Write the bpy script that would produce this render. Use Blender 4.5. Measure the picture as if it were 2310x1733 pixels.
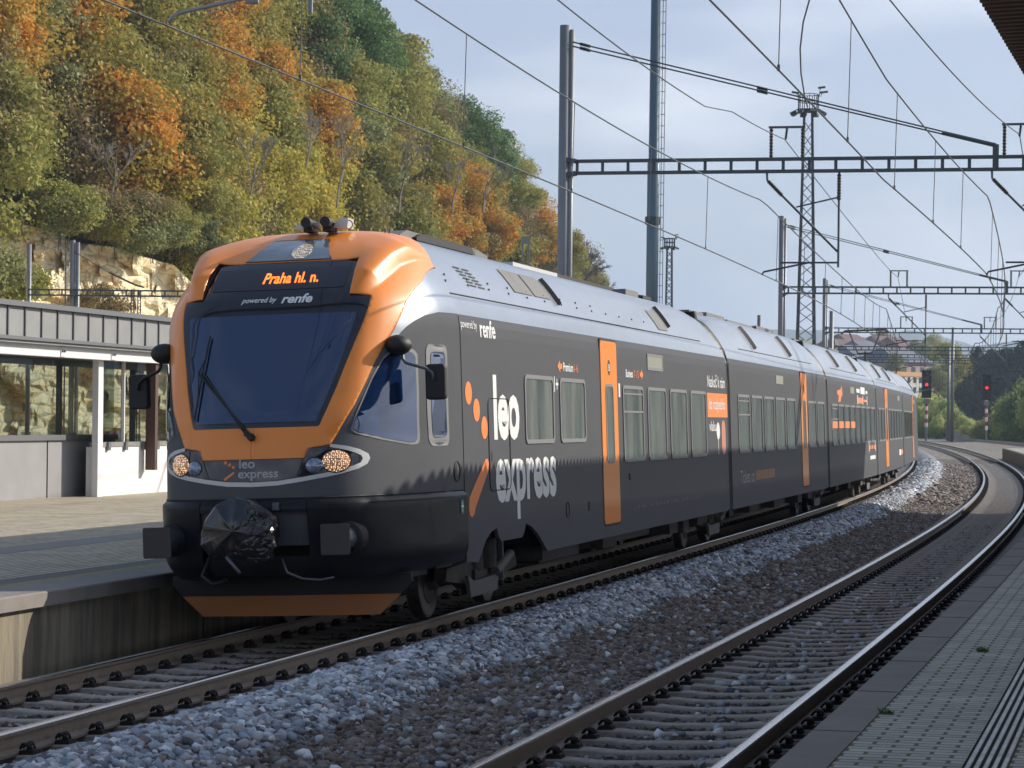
import bpy, math, random
import numpy as np
from mathutils import Vector, Matrix
from mathutils.geometry import delaunay_2d_cdt
for o in list(bpy.data.objects): bpy.data.objects.remove(o)
SC = bpy.context.scene
COL = SC.collection
R = math.radians
# ------------------------------------------------------------------ camera, sky, sun
ROLL, FPX, CH = 0.0113, 5850.0, 2.11
cam = bpy.data.cameras.new("camera"); cam.sensor_width = 36; cam.lens = FPX*36/2310
cam.shift_y = 76.5/2310; cam.clip_start = .1; cam.clip_end = 20000
cam.dof.use_dof = True; cam.dof.focus_distance = 29; cam.dof.aperture_fstop = 11
co = bpy.data.objects.new("camera", cam); COL.objects.link(co)
cr, sr = math.cos(ROLL), math.sin(ROLL)
co.matrix_world = Matrix(((cr, -sr, 0, 0), (0, 0, -1, 0), (sr, cr, 0, CH), (0, 0, 0, 1)))
SC.camera = co
SUN_AZ, SUN_EL = R(65.5), R(27.5)
W = bpy.data.worlds.new("World"); SC.world = W; W.use_nodes = True
nt = W.node_tree; nt.nodes.clear()
def N(t, k, **kw):
    n = t.nodes.new(k)
    for a, b in kw.items():
        if hasattr(n, a): setattr(n, a, b)
    return n
sky = N(nt, 'ShaderNodeTexSky'); sky.sky_type = 'NISHITA'; sky.sun_disc = False
sky.sun_elevation = SUN_EL; sky.sun_rotation = SUN_AZ; sky.air_density = 1.2; sky.dust_density = 1.2
bg = N(nt, 'ShaderNodeBackground'); bg.inputs[1].default_value = .13
out = N(nt, 'ShaderNodeOutputWorld')
tc = N(nt, 'ShaderNodeTexCoord'); mp = N(nt, 'ShaderNodeMapping'); mp.inputs['Scale'].default_value = (1.0, 1.0, 3.2)
nz = N(nt, 'ShaderNodeTexNoise'); nz.inputs['Scale'].default_value = 2.6; nz.inputs['Detail'].default_value = 5; nz.inputs['Roughness'].default_value = .5
cv = N(nt, 'ShaderNodeValToRGB'); cv.color_ramp.elements[0].position = .36; cv.color_ramp.elements[1].position = .68
cv.color_ramp.elements[0].color = (.66, .66, .66, 1); cv.color_ramp.elements[1].color = (.98, .98, .98, 1)
nz2 = N(nt, 'ShaderNodeTexNoise'); nz2.inputs['Scale'].default_value = 5.5; nz2.inputs['Detail'].default_value = 3
cc = N(nt, 'ShaderNodeValToRGB'); cc.color_ramp.elements[0].position = .42; cc.color_ramp.elements[1].position = .66
cc.color_ramp.elements[0].color = (2.75, 3.15, 4.5, 1); cc.color_ramp.elements[1].color = (7.3, 7.3, 7.8, 1)
mx = N(nt, 'ShaderNodeMix', data_type='RGBA')
L = nt.links.new
L(tc.outputs['Generated'], mp.inputs[0]); L(mp.outputs[0], nz.inputs[0]); L(mp.outputs[0], nz2.inputs[0])
L(nz.outputs[0], cv.inputs[0]); L(nz2.outputs[0], cc.inputs[0])
sp = N(nt, 'ShaderNodeSeparateXYZ'); L(tc.outputs['Generated'], sp.inputs[0])
fd = N(nt, 'ShaderNodeMapRange'); fd.inputs[1].default_value = .22; fd.inputs[2].default_value = .5; fd.inputs[3].default_value = 1; fd.inputs[4].default_value = .12; L(sp.outputs[2], fd.inputs[0])
fm = N(nt, 'ShaderNodeMath', operation='MULTIPLY'); L(cv.outputs[0], fm.inputs[0]); L(fd.outputs[0], fm.inputs[1]); L(fm.outputs[0], mx.inputs[0]); L(sky.outputs[0], mx.inputs[6]); L(cc.outputs[0], mx.inputs[7])
L(mx.outputs[2], bg.inputs[0]); L(bg.outputs[0], out.inputs[0])
sl = bpy.data.lights.new("sun", 'SUN'); sl.energy = 5.0; sl.angle = R(.42); sl.color = (1, .93, .82)
so = bpy.data.objects.new("sun", sl); COL.objects.link(so)
sv = Vector((math.sin(SUN_AZ)*math.cos(SUN_EL), math.cos(SUN_AZ)*math.cos(SUN_EL), math.sin(SUN_EL)))
so.rotation_euler = sv.to_track_quat('Z', 'Y').to_euler()
vs = SC.view_settings; vs.view_transform = 'Standard'; vs.look = 'None'; vs.exposure = 0.3; vs.gamma = 1
SC.cycles.max_bounces = 6; SC.cycles.transparent_max_bounces = 8
# ------------------------------------------------------------------ track geometry (arc length, offset)
NY = [-30, 0, 30, 50, 70, 90, 120, 170, 300, 400, 700.]
NS = [.26, .2539, .2422, .2296, .2104, .1902, .1671, .1456, .1011, .0669, .05]
_y = np.arange(-30, 700, .1); _s = np.interp(_y, NY, NS)
_x = np.concatenate([[0], np.cumsum((_s[1:]+_s[:-1])*.05)]); _x += -3.43-np.interp(0, _y, _x)
_l = np.concatenate([[0], np.cumsum(np.sqrt(1+_s[1:]**2)*.1)]); _l -= np.interp(0, _y, _l)
TD = 4.72; KAP = .0411
def base(l, off=0, z=0):
    Y = np.interp(l, _l, _y); X = np.interp(l, _l, _x); s = np.interp(l, _l, _s); n = np.sqrt(1+s*s)
    return (float(X+off/n), float(Y-off*s/n), float(z))
def basev(l, off, z):
    Y = np.interp(l, _l, _y); X = np.interp(l, _l, _x); s = np.interp(l, _l, _s); n = np.sqrt(1+s*s)
    return np.stack([X+off/n, Y-off*s/n, z], -1)
def heading(l):
    return math.atan(float(np.interp(l, _l, _s)))
def ray(px, py, Y):
    a = px-1155; b = py-943
    return Vector(((a*cr+b*sr)/FPX*Y, Y, CH+(a*sr-b*cr)/FPX*Y))
def cantz(off):
    return np.interp(off, [-7, -5.92, -3.52, -1.2, 1.2, 1.8], [-.049, -.049, .049, -.049, .049, .049])
# ------------------------------------------------------------------ helpers
MATS = {}
def mat(name, col, rough=.6, metal=0., noise=None, bump=None, coat=0., emit=None, spec=.5, stretch=(1, 1, 1), coord='Object', alpha=None, trans=0.):
    """principled material; noise=(scale, amount, colour2) mixes a second colour in patches; bump=(scale, strength)"""
    if name in MATS: return MATS[name]
    m = bpy.data.materials.new(name); m.use_nodes = True; t = m.node_tree; p = t.nodes['Principled BSDF']
    p.inputs['Base Color'].default_value = (*col, 1); p.inputs['Roughness'].default_value = rough
    p.inputs['Metallic'].default_value = metal; p.inputs['Coat Weight'].default_value = coat
    p.inputs['Specular IOR Level'].default_value = spec
    if trans: p.inputs['Transmission Weight'].default_value = trans
    if alpha is not None: p.inputs['Alpha'].default_value = alpha
    if emit: p.inputs['Emission Color'].default_value = (*emit[0], 1); p.inputs['Emission Strength'].default_value = emit[1]
    if noise or bump:
        c = N(t, 'ShaderNodeTexCoord'); mp = N(t, 'ShaderNodeMapping'); mp.inputs['Scale'].default_value = stretch
        t.links.new(c.outputs[coord], mp.inputs[0])
    if noise:
        n = N(t, 'ShaderNodeTexNoise'); n.inputs['Scale'].default_value = noise[0]; n.inputs['Detail'].default_value = 6; n.inputs['Roughness'].default_value = .6
        r = N(t, 'ShaderNodeValToRGB'); r.color_ramp.elements[0].position = .38; r.color_ramp.elements[1].position = .66
        r.color_ramp.elements[0].color = (*col, 1)
        c2 = tuple(a*(1-noise[1])+b*noise[1] for a, b in zip(col, noise[2])); r.color_ramp.elements[1].color = (*c2, 1)
        t.links.new(mp.outputs[0], n.inputs[0]); t.links.new(n.outputs[0], r.inputs[0]); t.links.new(r.outputs[0], p.inputs['Base Color'])
        rr = N(t, 'ShaderNodeMapRange'); rr.inputs[3].default_value = rough*.85; rr.inputs[4].default_value = min(1, rough*1.2)
        t.links.new(n.outputs[0], rr.inputs[0]); t.links.new(rr.outputs[0], p.inputs['Roughness'])
    if bump:
        n = N(t, 'ShaderNodeTexNoise'); n.inputs['Scale'].default_value = bump[0]; n.inputs['Detail'].default_value = 5
        b = N(t, 'ShaderNodeBump'); b.inputs['Strength'].default_value = bump[1]; b.inputs['Distance'].default_value = .02
        t.links.new(mp.outputs[0], n.inputs[0]); t.links.new(n.outputs[0], b.inputs['Height']); t.links.new(b.outputs[0], p.inputs['Normal'])
    MATS[name] = m
    return m
class MB:
    """collects geometry, then links it as ONE mesh object"""
    def __init__(s): s.v = []; s.f = []; s.m = []
    def add(s, vs, fs, m=0):
        b = len(s.v); s.v += [tuple(v) for v in vs]; s.f += [tuple(b+i for i in f) for f in fs]; s.m += [m]*len(fs); return s
    def box(s, lo, hi, M=None, m=0):
        P = [Vector((x, y, z)) for x in (lo[0], hi[0]) for y in (lo[1], hi[1]) for z in (lo[2], hi[2])]
        if M is not None: P = [M @ p for p in P]
        return s.add(P, [(0, 1, 3, 2), (4, 6, 7, 5), (0, 4, 5, 1), (2, 3, 7, 6), (0, 2, 6, 4), (1, 5, 7, 3)], m)
    def bar(s, a, b, w, h=None, m=0):
        a = Vector(a); b = Vector(b); d = (b-a); l = d.length
        if l < 1e-6: return s
        d /= l; up = Vector((0, 0, 1)) if abs(d.z) < .95 else Vector((0, 1, 0)); x = d.cross(up).normalized(); y = x.cross(d)
        h = h or w; P = []
        for c in (a, b):
            for i, j in ((-1, -1), (1, -1), (1, 1), (-1, 1)): P.append(c+x*i*w/2+y*j*h/2)
        return s.add(P, [(0, 3, 2, 1), (4, 5, 6, 7), (0, 1, 5, 4), (1, 2, 6, 5), (2, 3, 7, 6), (3, 0, 4, 7)], m)
    def tube(s, pts, r, n=8, m=0, cap=True):
        pts = [Vector(p) for p in pts]; rs = r if isinstance(r, (list, tuple)) else [r]*len(pts); P = []; prev = None
        for i, p in enumerate(pts):
            d = (pts[min(i+1, len(pts)-1)]-pts[max(i-1, 0)]).normalized()
            up = prev if prev is not None and abs(prev.dot(d)) < .95 else (Vector((0, 0, 1)) if abs(d.z) < .9 else Vector((0, 1, 0)))
            x = d.cross(up).normalized(); y = x.cross(d); prev = y
            P += [p+(x*math.cos(2*math.pi*k/n)+y*math.sin(2*math.pi*k/n))*rs[i] for k in range(n)]
        F = [(i*n+k, i*n+(k+1) % n, (i+1)*n+(k+1) % n, (i+1)*n+k) for i in range(len(pts)-1) for k in range(n)]
        if cap: F += [tuple(range(n))[::-1], tuple((len(pts)-1)*n+k for k in range(n))]
        return s.add(P, F, m)
    def cyl(s, a, b, r, n=20, m=0): return s.tube([a, b], r, n, m)
    def grid(s, P, m=0, closed=False):
        nr = len(P); nc = len(P[0]); V = [p for r in P for p in r]
        F = [(i*nc+j, i*nc+(j+1) % nc, (i+1)*nc+(j+1) % nc, (i+1)*nc+j) for i in range(nr-1) for j in range(nc if closed else nc-1)]
        return s.add(V, F, m)
    def prism(s, poly, f, t0, t1, m=0):
        n = len(poly); P = [f(x, y, t0) for x, y in poly]+[f(x, y, t1) for x, y in poly]
        F = [tuple(range(n)), tuple(range(n, 2*n))[::-1]]+[(i, i+n, (i+1) % n+n, (i+1) % n) for i in range(n)]
        return s.add(P, F, m)
    def build(s, name, ms, parent=None, smooth=False, M=None, label=None):
        me = bpy.data.meshes.new(name); me.from_pydata(s.v, [], s.f); me.validate()
        for q in (ms if isinstance(ms, (list, tuple)) else [ms]): me.materials.append(q)
        if len(me.polygons) == len(s.m): me.polygons.foreach_set('material_index', s.m)
        if smooth: me.polygons.foreach_set('use_smooth', [True]*len(me.polygons))
        me.update()
        return link(name, me, parent, M, label)
def link(name, me, parent=None, M=None, label=None):
    o = bpy.data.objects.new(name, me); COL.objects.link(o)
    if parent is not None:
        o.parent = parent
        o.matrix_parent_inverse = world_of(parent).inverted()
    o.matrix_basis = M if M is not None else Matrix.Identity(4)
    o['_w'] = [x for r in (M if M is not None else Matrix.Identity(4)) for x in r]
    if label: o['label'] = label
    return o
def world_of(o):
    w = o.get('_w'); return Matrix([w[i*4:i*4+4] for i in range(4)]) if w is not None else Matrix.Identity(4)
def thing(name, label, cat, loc=(0, 0, 0), group=None):
    o = bpy.data.objects.new(name, None); COL.objects.link(o); M = Matrix.Translation(loc); o.matrix_basis = M
    o['_w'] = [x for r in M for x in r]; o.empty_display_size = .3
    o['label'] = label; o['category'] = cat
    if group: o['group'] = group
    return o
def tag(o, label, cat, group=None):
    o['label'] = label; o['category'] = cat
    if group: o['group'] = group
    return o
def struct(o, kind='structure'):
    o['kind'] = kind; return o
def rrect(x0, x1, y0, y1, r, n=4):
    P = []
    for cx, cy, a in ((x1-r, y1-r, 0), (x0+r, y1-r, 90), (x0+r, y0+r, 180), (x1-r, y0+r, 270)):
        P += [(cx+r*math.cos(R(a+90*k/n)), cy+r*math.sin(R(a+90*k/n))) for k in range(n+1)]
    return P
def ring(mb, outer, inner, f, t0, t1, m=0):
    n = len(outer)
    P = [f(x, y, t1) for x, y in outer]+[f(x, y, t1) for x, y in inner]+[f(x, y, t0) for x, y in outer]+[f(x, y, t0) for x, y in inner]
    F = []
    for i in range(n):
        j = (i+1) % n; F += [(i, j, n+j, n+i), (i, 2*n+i, 2*n+j, j), (n+i, n+j, 3*n+j, 3*n+i)]
    mb.add(P, F, m)
def inside(p, poly):
    x, y = p; c = False; j = len(poly)-1
    for i in range(len(poly)):
        xi, yi = poly[i]; xj, yj = poly[j]
        if (yi > y) != (yj > y) and x < (xj-xi)*(y-yi)/(yj-yi)+xi: c = not c
        j = i
    return c
def patch(poly, f, step, mb=None, m=0):
    """fills a 2-D outline with a fine mesh and maps it onto a surface"""
    B = []
    for i, a in enumerate(poly):
        b = poly[(i+1) % len(poly)]; n = max(1, int(math.hypot(b[0]-a[0], b[1]-a[1])/step))
        B += [(a[0]+(b[0]-a[0])*k/n, a[1]+(b[1]-a[1])*k/n) for k in range(n)]
    xs = [p[0] for p in poly]; ys = [p[1] for p in poly]; I = []
    x = min(xs)+step*.51
    while x < max(xs):
        y = min(ys)+step*.47
        while y < max(ys):
            if inside((x, y), poly) and min((x-b[0])**2+(y-b[1])**2 for b in B) > (step*.45)**2: I.append((x, y))
            y += step
        x += step
    n = len(B)
    r = delaunay_2d_cdt([Vector(p) for p in B+I], [(i, (i+1) % n) for i in range(n)], [], 1, 1e-6)
    mb = mb or MB()
    mb.add([f(p[0], p[1]) for p in r[0]], [tuple(q) for q in r[2]], m)
    return mb
def text2d(body, x0, x1, y0, y1, slant=0., bold=0., keep=False):
    c = bpy.data.curves.new('t', 'FONT'); c.body = body; c.shear = slant; c.resolution_u = 3; c.offset = bold
    o = bpy.data.objects.new('t', c); COL.objects.link(o); bpy.context.view_layer.update()
    me = o.evaluated_get(bpy.context.evaluated_depsgraph_get()).to_mesh()
    V = [(v.co.x, v.co.y) for v in me.vertices]; F = [tuple(p.vertices) for p in me.polygons]
    bpy.data.objects.remove(o); bpy.data.curves.remove(c)
    ax = min(v[0] for v in V); bx = max(v[0] for v in V); ay = min(v[1] for v in V); by = max(v[1] for v in V)
    k = (y1-y0)/(by-ay); kx = (x1-x0)/(bx-ax)
    return [(x0+(a-ax)*kx, y0+(b-ay)*k) for a, b in V], F
def circ(x, y, rx, ry=None, n=20):
    ry = ry or rx
    return [(x+rx*math.cos(2*math.pi*k/n), y+ry*math.sin(2*math.pi*k/n)) for k in range(n)]
# ------------------------------------------------------------------ materials of the place
def stone_mat(name, ramp, scale, bump=.6, rough=.95, spotted=None):
    """loose stone: one random colour per cell of a 3-D voronoi"""
    m = bpy.data.materials.new(name); m.use_nodes = True; t = m.node_tree; p = t.nodes['Principled BSDF']; p.inputs['Roughness'].default_value = rough
    c = N(t, 'ShaderNodeTexCoord'); v = N(t, 'ShaderNodeTexVoronoi'); v.inputs['Scale'].default_value = scale
    s = N(t, 'ShaderNodeSeparateColor'); r = N(t, 'ShaderNodeValToRGB')
    while len(r.color_ramp.elements) < len(ramp): r.color_ramp.elements.new(.5)
    for i, (q, col) in enumerate(ramp): r.color_ramp.elements[i].position = q; r.color_ramp.elements[i].color = (*col, 1)
    t.links.new(c.outputs['Object'], v.inputs[0]); t.links.new(v.outputs['Color'], s.inputs[0]); t.links.new(s.outputs[0], r.inputs[0])
    n = N(t, 'ShaderNodeTexNoise'); n.inputs['Scale'].default_value = 1.3; n.inputs['Detail'].default_value = 6
    mm = N(t, 'ShaderNodeMix', data_type='RGBA', blend_type='MULTIPLY'); mm.inputs[0].default_value = .6
    rr = N(t, 'ShaderNodeValToRGB'); rr.color_ramp.elements[0].position = .3; rr.color_ramp.elements[0].color = (.45, .42, .4, 1); rr.color_ramp.elements[1].position = .65
    t.links.new(c.outputs['Object'], n.inputs[0]); t.links.new(n.outputs[0], rr.inputs[0]); t.links.new(r.outputs[0], mm.inputs[6]); t.links.new(rr.outputs[0], mm.inputs[7])
    t.links.new(mm.outputs[2], p.inputs['Base Color'])
    b = N(t, 'ShaderNodeBump'); b.inputs['Strength'].default_value = bump; b.inputs['Distance'].default_value = .04; b.invert = True
    t.links.new(v.outputs['Distance'], b.inputs['Height']); t.links.new(b.outputs[0], p.inputs['Normal'])
    return m
def island_mat(name, cols, rough=.9, trans=0., noise=None):
    """random colour per loose piece (stones, leaves)"""
    m = bpy.data.materials.new(name); m.use_nodes = True; t = m.node_tree; p = t.nodes['Principled BSDF']; p.inputs['Roughness'].default_value = rough
    p.inputs['Specular IOR Level'].default_value = .25
    g = N(t, 'ShaderNodeNewGeometry'); r = N(t, 'ShaderNodeValToRGB')
    while len(r.color_ramp.elements) < len(cols): r.color_ramp.elements.new(.5)
    for i, col in enumerate(cols): r.color_ramp.elements[i].position = i/(len(cols)-1); r.color_ramp.elements[i].color = (*col, 1)
    t.links.new(g.outputs['Random Per Island'], r.inputs[0]); src = r.outputs[0]
    if noise:
        c = N(t, 'ShaderNodeTexCoord'); n = N(t, 'ShaderNodeTexNoise'); n.inputs['Scale'].default_value = noise[0]; n.inputs['Detail'].default_value = 3
        oi = N(t, 'ShaderNodeObjectInfo'); ad = N(t, 'ShaderNodeVectorMath', operation='ADD')
        t.links.new(c.outputs['Object'], ad.inputs[0]); t.links.new(oi.outputs['Location'], ad.inputs[1]); t.links.new(ad.outputs[0], n.inputs[0])
        rr = N(t, 'ShaderNodeValToRGB'); rr.color_ramp.elements[0].position = .42; rr.color_ramp.elements[1].position = .62
        mm = N(t, 'ShaderNodeMix', data_type='RGBA'); t.links.new(n.outputs[0], rr.inputs[0]); t.links.new(rr.outputs[0], mm.inputs[0])
        mm.inputs[7].default_value = (*noise[1], 1); t.links.new(src, mm.inputs[6]); src = mm.outputs[2]
        rr.color_ramp.elements[1].color = (noise[2],)*3+(1,)
    t.links.new(src, p.inputs['Base Color'])
    if trans:
        tr = N(t, 'ShaderNodeBsdfTranslucent'); t.links.new(src, tr.inputs[0]); ms = N(t, 'ShaderNodeMixShader'); ms.inputs[0].default_value = trans
        o = t.nodes['Material Output']; t.links.new(p.outputs[0], ms.inputs[1]); t.links.new(tr.outputs[0], ms.inputs[2]); t.links.new(ms.outputs[0], o.inputs[0])
    return m
m_old = stone_mat('old_ballast', [(0, (.06, .048, .042)), (.5, (.13, .105, .09)), (.85, (.2, .17, .145)), (1, (.45, .45, .45))], 22)
m_new = stone_mat('new_ballast', [(0, (.09, .10, .125)), (.5, (.22, .24, .28)), (1, (.44, .46, .5))], 20)
m_gr = stone_mat('trackside_gravel', [(0, (.10, .09, .07)), (.6, (.2, .18, .15)), (1, (.4, .38, .35))], 9)
m_st_old = island_mat('old_stone', [(.09, .07, .06), (.16, .13, .11), (.24, .195, .165), (.18, .155, .14), (.38, .36, .35)], .9)
m_st_new = island_mat('new_stone', [(.15, .17, .20), (.36, .39, .44), (.52, .55, .60), (.25, .275, .315), (.80, .82, .84), (.27, .22, .19), (.08, .09, .11)], .85)
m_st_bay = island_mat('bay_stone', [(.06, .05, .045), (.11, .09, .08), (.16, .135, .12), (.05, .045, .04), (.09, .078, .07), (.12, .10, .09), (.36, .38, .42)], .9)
m_conc = mat('aged_concrete', (.16, .145, .125), .9, noise=(3, .6, (.30, .27, .22)), bump=(30, .3))
m_sleep = mat('sleeper_concrete', (.30, .26, .225), .95, noise=(14, .7, (.45, .40, .35)), bump=(60, .5))
m_slab = mat('platform_slab', (.21, .185, .165), .85, noise=(2.5, .6, (.29, .265, .24)), bump=(90, .25))
m_wall = mat('platform_wall', (.13, .115, .09), .95, noise=(2.2, .8, (.34, .29, .2)), bump=(25, .4), stretch=(3, 3, .35))
m_rust = mat('rail_web', (.22, .17, .135), .55, .2, noise=(18, .6, (.32, .26, .21)))
m_steel = mat('rail_head', (.42, .42, .43), .22, 1., noise=(40, .3, (.6, .6, .62)), stretch=(1, 1, 1))
m_clip = mat('rail_clip_steel', (.022, .018, .016), .7, .3)
m_yellow = mat('yellow_line', (.34, .27, .06), .85, noise=(12, .7, (.14, .12, .09)))
m_tact = mat('tactile_strip', (.80, .79, .74), .7, noise=(6, .5, (.33, .32, .29)))
m_tactg = mat('tactile_groove', (.10, .098, .09), .9)
def paver_mat(name, c1, c2, mortar, w, h, bump=.5, off=.5, rot=0., ms=.012):
    m = bpy.data.materials.new(name); m.use_nodes = True; t = m.node_tree; p = t.nodes['Principled BSDF']; p.inputs['Roughness'].default_value = .85
    uv = N(t, 'ShaderNodeUVMap'); mp = N(t, 'ShaderNodeMapping'); mp.inputs['Rotation'].default_value = (0, 0, rot)
    nw = N(t, 'ShaderNodeTexNoise'); nw.inputs['Scale'].default_value = 3; md = N(t, 'ShaderNodeMix', data_type='RGBA'); md.inputs[0].default_value = .012
    b = N(t, 'ShaderNodeTexBrick'); b.offset = off; b.inputs['Scale'].default_value = 1; b.inputs['Brick Width'].default_value = w; b.inputs['Row Height'].default_value = h
    b.inputs['Mortar Size'].default_value = ms; b.inputs['Mortar Smooth'].default_value = .3
    b.inputs['Color1'].default_value = (*c1, 1); b.inputs['Color2'].default_value = (*c2, 1); b.inputs['Mortar'].default_value = (*mortar, 1); b.inputs['Bias'].default_value = -.1
    n = N(t, 'ShaderNodeTexNoise'); n.inputs['Scale'].default_value = 1.7; n.inputs['Detail'].default_value = 8; n.inputs['Roughness'].default_value = .7
    r = N(t, 'ShaderNodeValToRGB'); r.color_ramp.elements[0].position = .3; r.color_ramp.elements[0].color = (.55, .52, .48, 1); r.color_ramp.elements[1].position = .7
    mm = N(t, 'ShaderNodeMix', data_type='RGBA', blend_type='MULTIPLY'); mm.inputs[0].default_value = .8
    t.links.new(uv.outputs[0], mp.inputs[0]); t.links.new(mp.outputs[0], md.inputs[6]); t.links.new(mp.outputs[0], nw.inputs[0]); t.links.new(nw.outputs[1], md.inputs[7])
    t.links.new(md.outputs[2], b.inputs[0]); t.links.new(uv.outputs[0], n.inputs[0]); t.links.new(n.outputs[0], r.inputs[0])
    t.links.new(b.outputs[0], mm.inputs[6]); t.links.new(r.outputs[0], mm.inputs[7]); t.links.new(mm.outputs[2], p.inputs['Base Color'])
    bp = N(t, 'ShaderNodeBump'); bp.inputs['Strength'].default_value = bump; bp.inputs['Distance'].default_value = .02; bp.invert = True
    t.links.new(b.outputs['Fac'], bp.inputs['Height']); t.links.new(bp.outputs[0], p.inputs['Normal'])
    return m
m_pave = paver_mat('grey_pavers', (.50, .485, .44), (.66, .64, .57), (.14, .145, .08), .2, .1, rot=math.pi/2)
m_cobble = paver_mat('cobblestones', (.66, .57, .42), (.86, .77, .60), (.20, .17, .12), .13, .11, bump=1., ms=.02)
m_band = mat('kerb_band', (.22, .205, .18), .85, noise=(5, .5, (.3, .28, .25)))
def strip(name, l0, l1, prof, mats, seg=.8, mi=None, kind='structure', skirt=None):
    """sweeps an (offset, z) profile along the tracks; UV = metres"""
    n = max(2, int((l1-l0)/seg)); ls = np.linspace(l0, l1, n+1); k = len(prof)
    V = np.stack([basev(ls, np.full(n+1, o), np.full(n+1, z)) for o, z in prof], 1).reshape(-1, 3)
    F = []; MI = []; 
    for i in range(n):
        for j in range(k-1):
            F.append((i*k+j, i*k+j+1, (i+1)*k+j+1, (i+1)*k+j)); MI.append(mi[j] if mi else 0)
    me = bpy.data.meshes.new(name); me.from_pydata(V.tolist(), [], F)
    for q in (mats if isinstance(mats, list) else [mats]): me.materials.append(q)
    me.polygons.foreach_set('material_index', MI)
    d = [0]
    for a, b in zip(prof[:-1], prof[1:]): d.append(d[-1]+math.hypot(b[0]-a[0], b[1]-a[1]))
    uv = me.uv_layers.new(name='UVMap')
    for p in me.polygons:
        for li, vi in zip(p.loop_indices, p.vertices): uv.data[li].uv = (float(ls[vi//k]), d[vi % k])
    me.update()
    o = link(name, me)
    if kind: o['kind'] = kind
    return o
# ------------------------------------------------------------------ ground
MB().add([(-3000, -200, -.75), (3000, -200, -.75), (6000, 9000, -.75), (-6000, 9000, -.75)], [(0, 1, 2, 3)]).build('ground', mat('grassy_ground', (.09, .10, .035), .95, noise=(.05, .7, (.16, .14, .06)), bump=(3, .5)))['kind'] = 'structure'
def hz(off): return float(cantz(off))-.215-(.004 if -.9 < off < .9 or -5.7 < off < -3.8 else 0)+.13*math.exp(-((off+3.08)/.34)**2)
offs = [-6.4, -6.1, -5.9, -5.72, -5.68, -4.72, -3.82, -3.78, -3.6] + [-3.45, -3.3, -3.1, -2.9, -2.7, -2.5] + [-2.3, -2, -1.6, -1.2, -.92, -.88, 0, .88, .92, 1.2, 1.7]
strip('ballast', -15, 171, [(o, hz(o)) for o in offs], m_old, .6)
strip('ballast', 171, 560, [(o, hz(o)) for o in offs]+[(3.5, -.3), (7.5, -.3), (9, -.22), (11.8, -.22), (13.5, -.6)], m_gr, 2)
strip('side_track_ballast', -15, 171, [(8.2, -.4), (9, -.22), (11.8, -.22), (13.5, -.6)], m_gr, 3)
pp = [(-3.66, -.175), (-3.5, -.10), (-3.3, -.05), (-3.08, -.035), (-2.9, -.06), (-2.7, -.13), (-2.48, -.235)]
strip('fresh_gravel_bank', -10, 300, [(o, z+.015) for o, z in pp], m_new, .5)
# loose stones as real geometry
def stones(name, l0, l1, o0, o1, dens, size, m, zf, seed, keep=None, label=None):
    rg = np.random.default_rng(seed); n = int((l1-l0)*(o1-o0)*dens)
    l = l0+rg.random(n)*(l1-l0); o = o0+rg.random(n)*(o1-o0)
    if keep is not None: k = keep(l, o, rg); l = l[k]; o = o[k]; n = len(l)
    ph = (1+5**.5)/2
    I = np.array([(-1, ph, 0), (1, ph, 0), (-1, -ph, 0), (1, -ph, 0), (0, -1, ph), (0, 1, ph), (0, -1, -ph), (0, 1, -ph), (ph, 0, -1), (ph, 0, 1), (-ph, 0, -1), (-ph, 0, 1)])/1.9
    T = np.array([(0, 11, 5), (0, 5, 1), (0, 1, 7), (0, 7, 10), (0, 10, 11), (1, 5, 9), (5, 11, 4), (11, 10, 2), (10, 7, 6), (7, 1, 8), (3, 9, 4), (3, 4, 2), (3, 2, 6), (3, 6, 8), (3, 8, 9), (4, 9, 5), (2, 4, 11), (6, 2, 10), (8, 6, 7), (9, 8, 1)])
    s = size*(.55+.9*rg.random(n)**1.5)
    V = I[None]*(1+.75*(rg.random((n, 12, 1))-.5))+.28*(rg.random((n, 12, 3))-.5); V = V*np.stack([.75+.7*rg.random(n), .7+.5*rg.random(n), .5+.45*rg.random(n)], 1)[:, None]
    a = rg.random(n)*6.283; b = (rg.random(n)-.5)*1.6
    ca, sa, cb, sb = np.cos(a), np.sin(a), np.cos(b), np.sin(b)
    x, y, z = V[..., 0], V[..., 1], V[..., 2]
    y, z = y*cb[:, None]-z*sb[:, None], y*sb[:, None]+z*cb[:, None]
    x, y = x*ca[:, None]-y*sa[:, None], x*sa[:, None]+y*ca[:, None]
    V = np.stack([x, y, z], -1)*s[:, None, None]/2
    zz = np.interp(o, *zf)+s*.12*rg.random(n)
    V = V+basev(l, o, zz)[:, None]
    F = (T[None]+12*np.arange(n)[:, None, None]).reshape(-1, 3)
    me = bpy.data.meshes.new(name); me.vertices.add(n*12); me.vertices.foreach_set('co', V.reshape(-1).astype(np.float32))
    me.loops.add(len(F)*3); me.loops.foreach_set('vertex_index', F.reshape(-1).astype(np.int32))
    me.polygons.add(len(F)); me.polygons.foreach_set('loop_start', np.arange(0, len(F)*3, 3, dtype=np.int32)); me.polygons.foreach_set('loop_total', np.full(len(F), 3, dtype=np.int32))
    me.materials.append(m); me.update(calc_edges=True)
    o_ = link(name, me); tag(o_, label, 'gravel'); o_['kind'] = 'stuff'; return o_
oo = np.array(offs); zo = np.array([hz(q) for q in offs])
po = (np.array([p[0] for p in pp]), np.array([p[1] for p in pp])+.02)
edge = lambda l, o, rg: (o > -3.62-.12*np.sin(l*1.7)-.1*rg.random(len(l))) & (o < -2.62+.10*np.sin(l*1.3)+.14*rg.random(len(l)))
stones('fresh_gravel', 14.5, 34, -3.85, -2.35, 560, .068, m_st_new, po, 1, edge, 'pale blue-grey fresh gravel heaped in a bank beside the train track')
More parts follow.
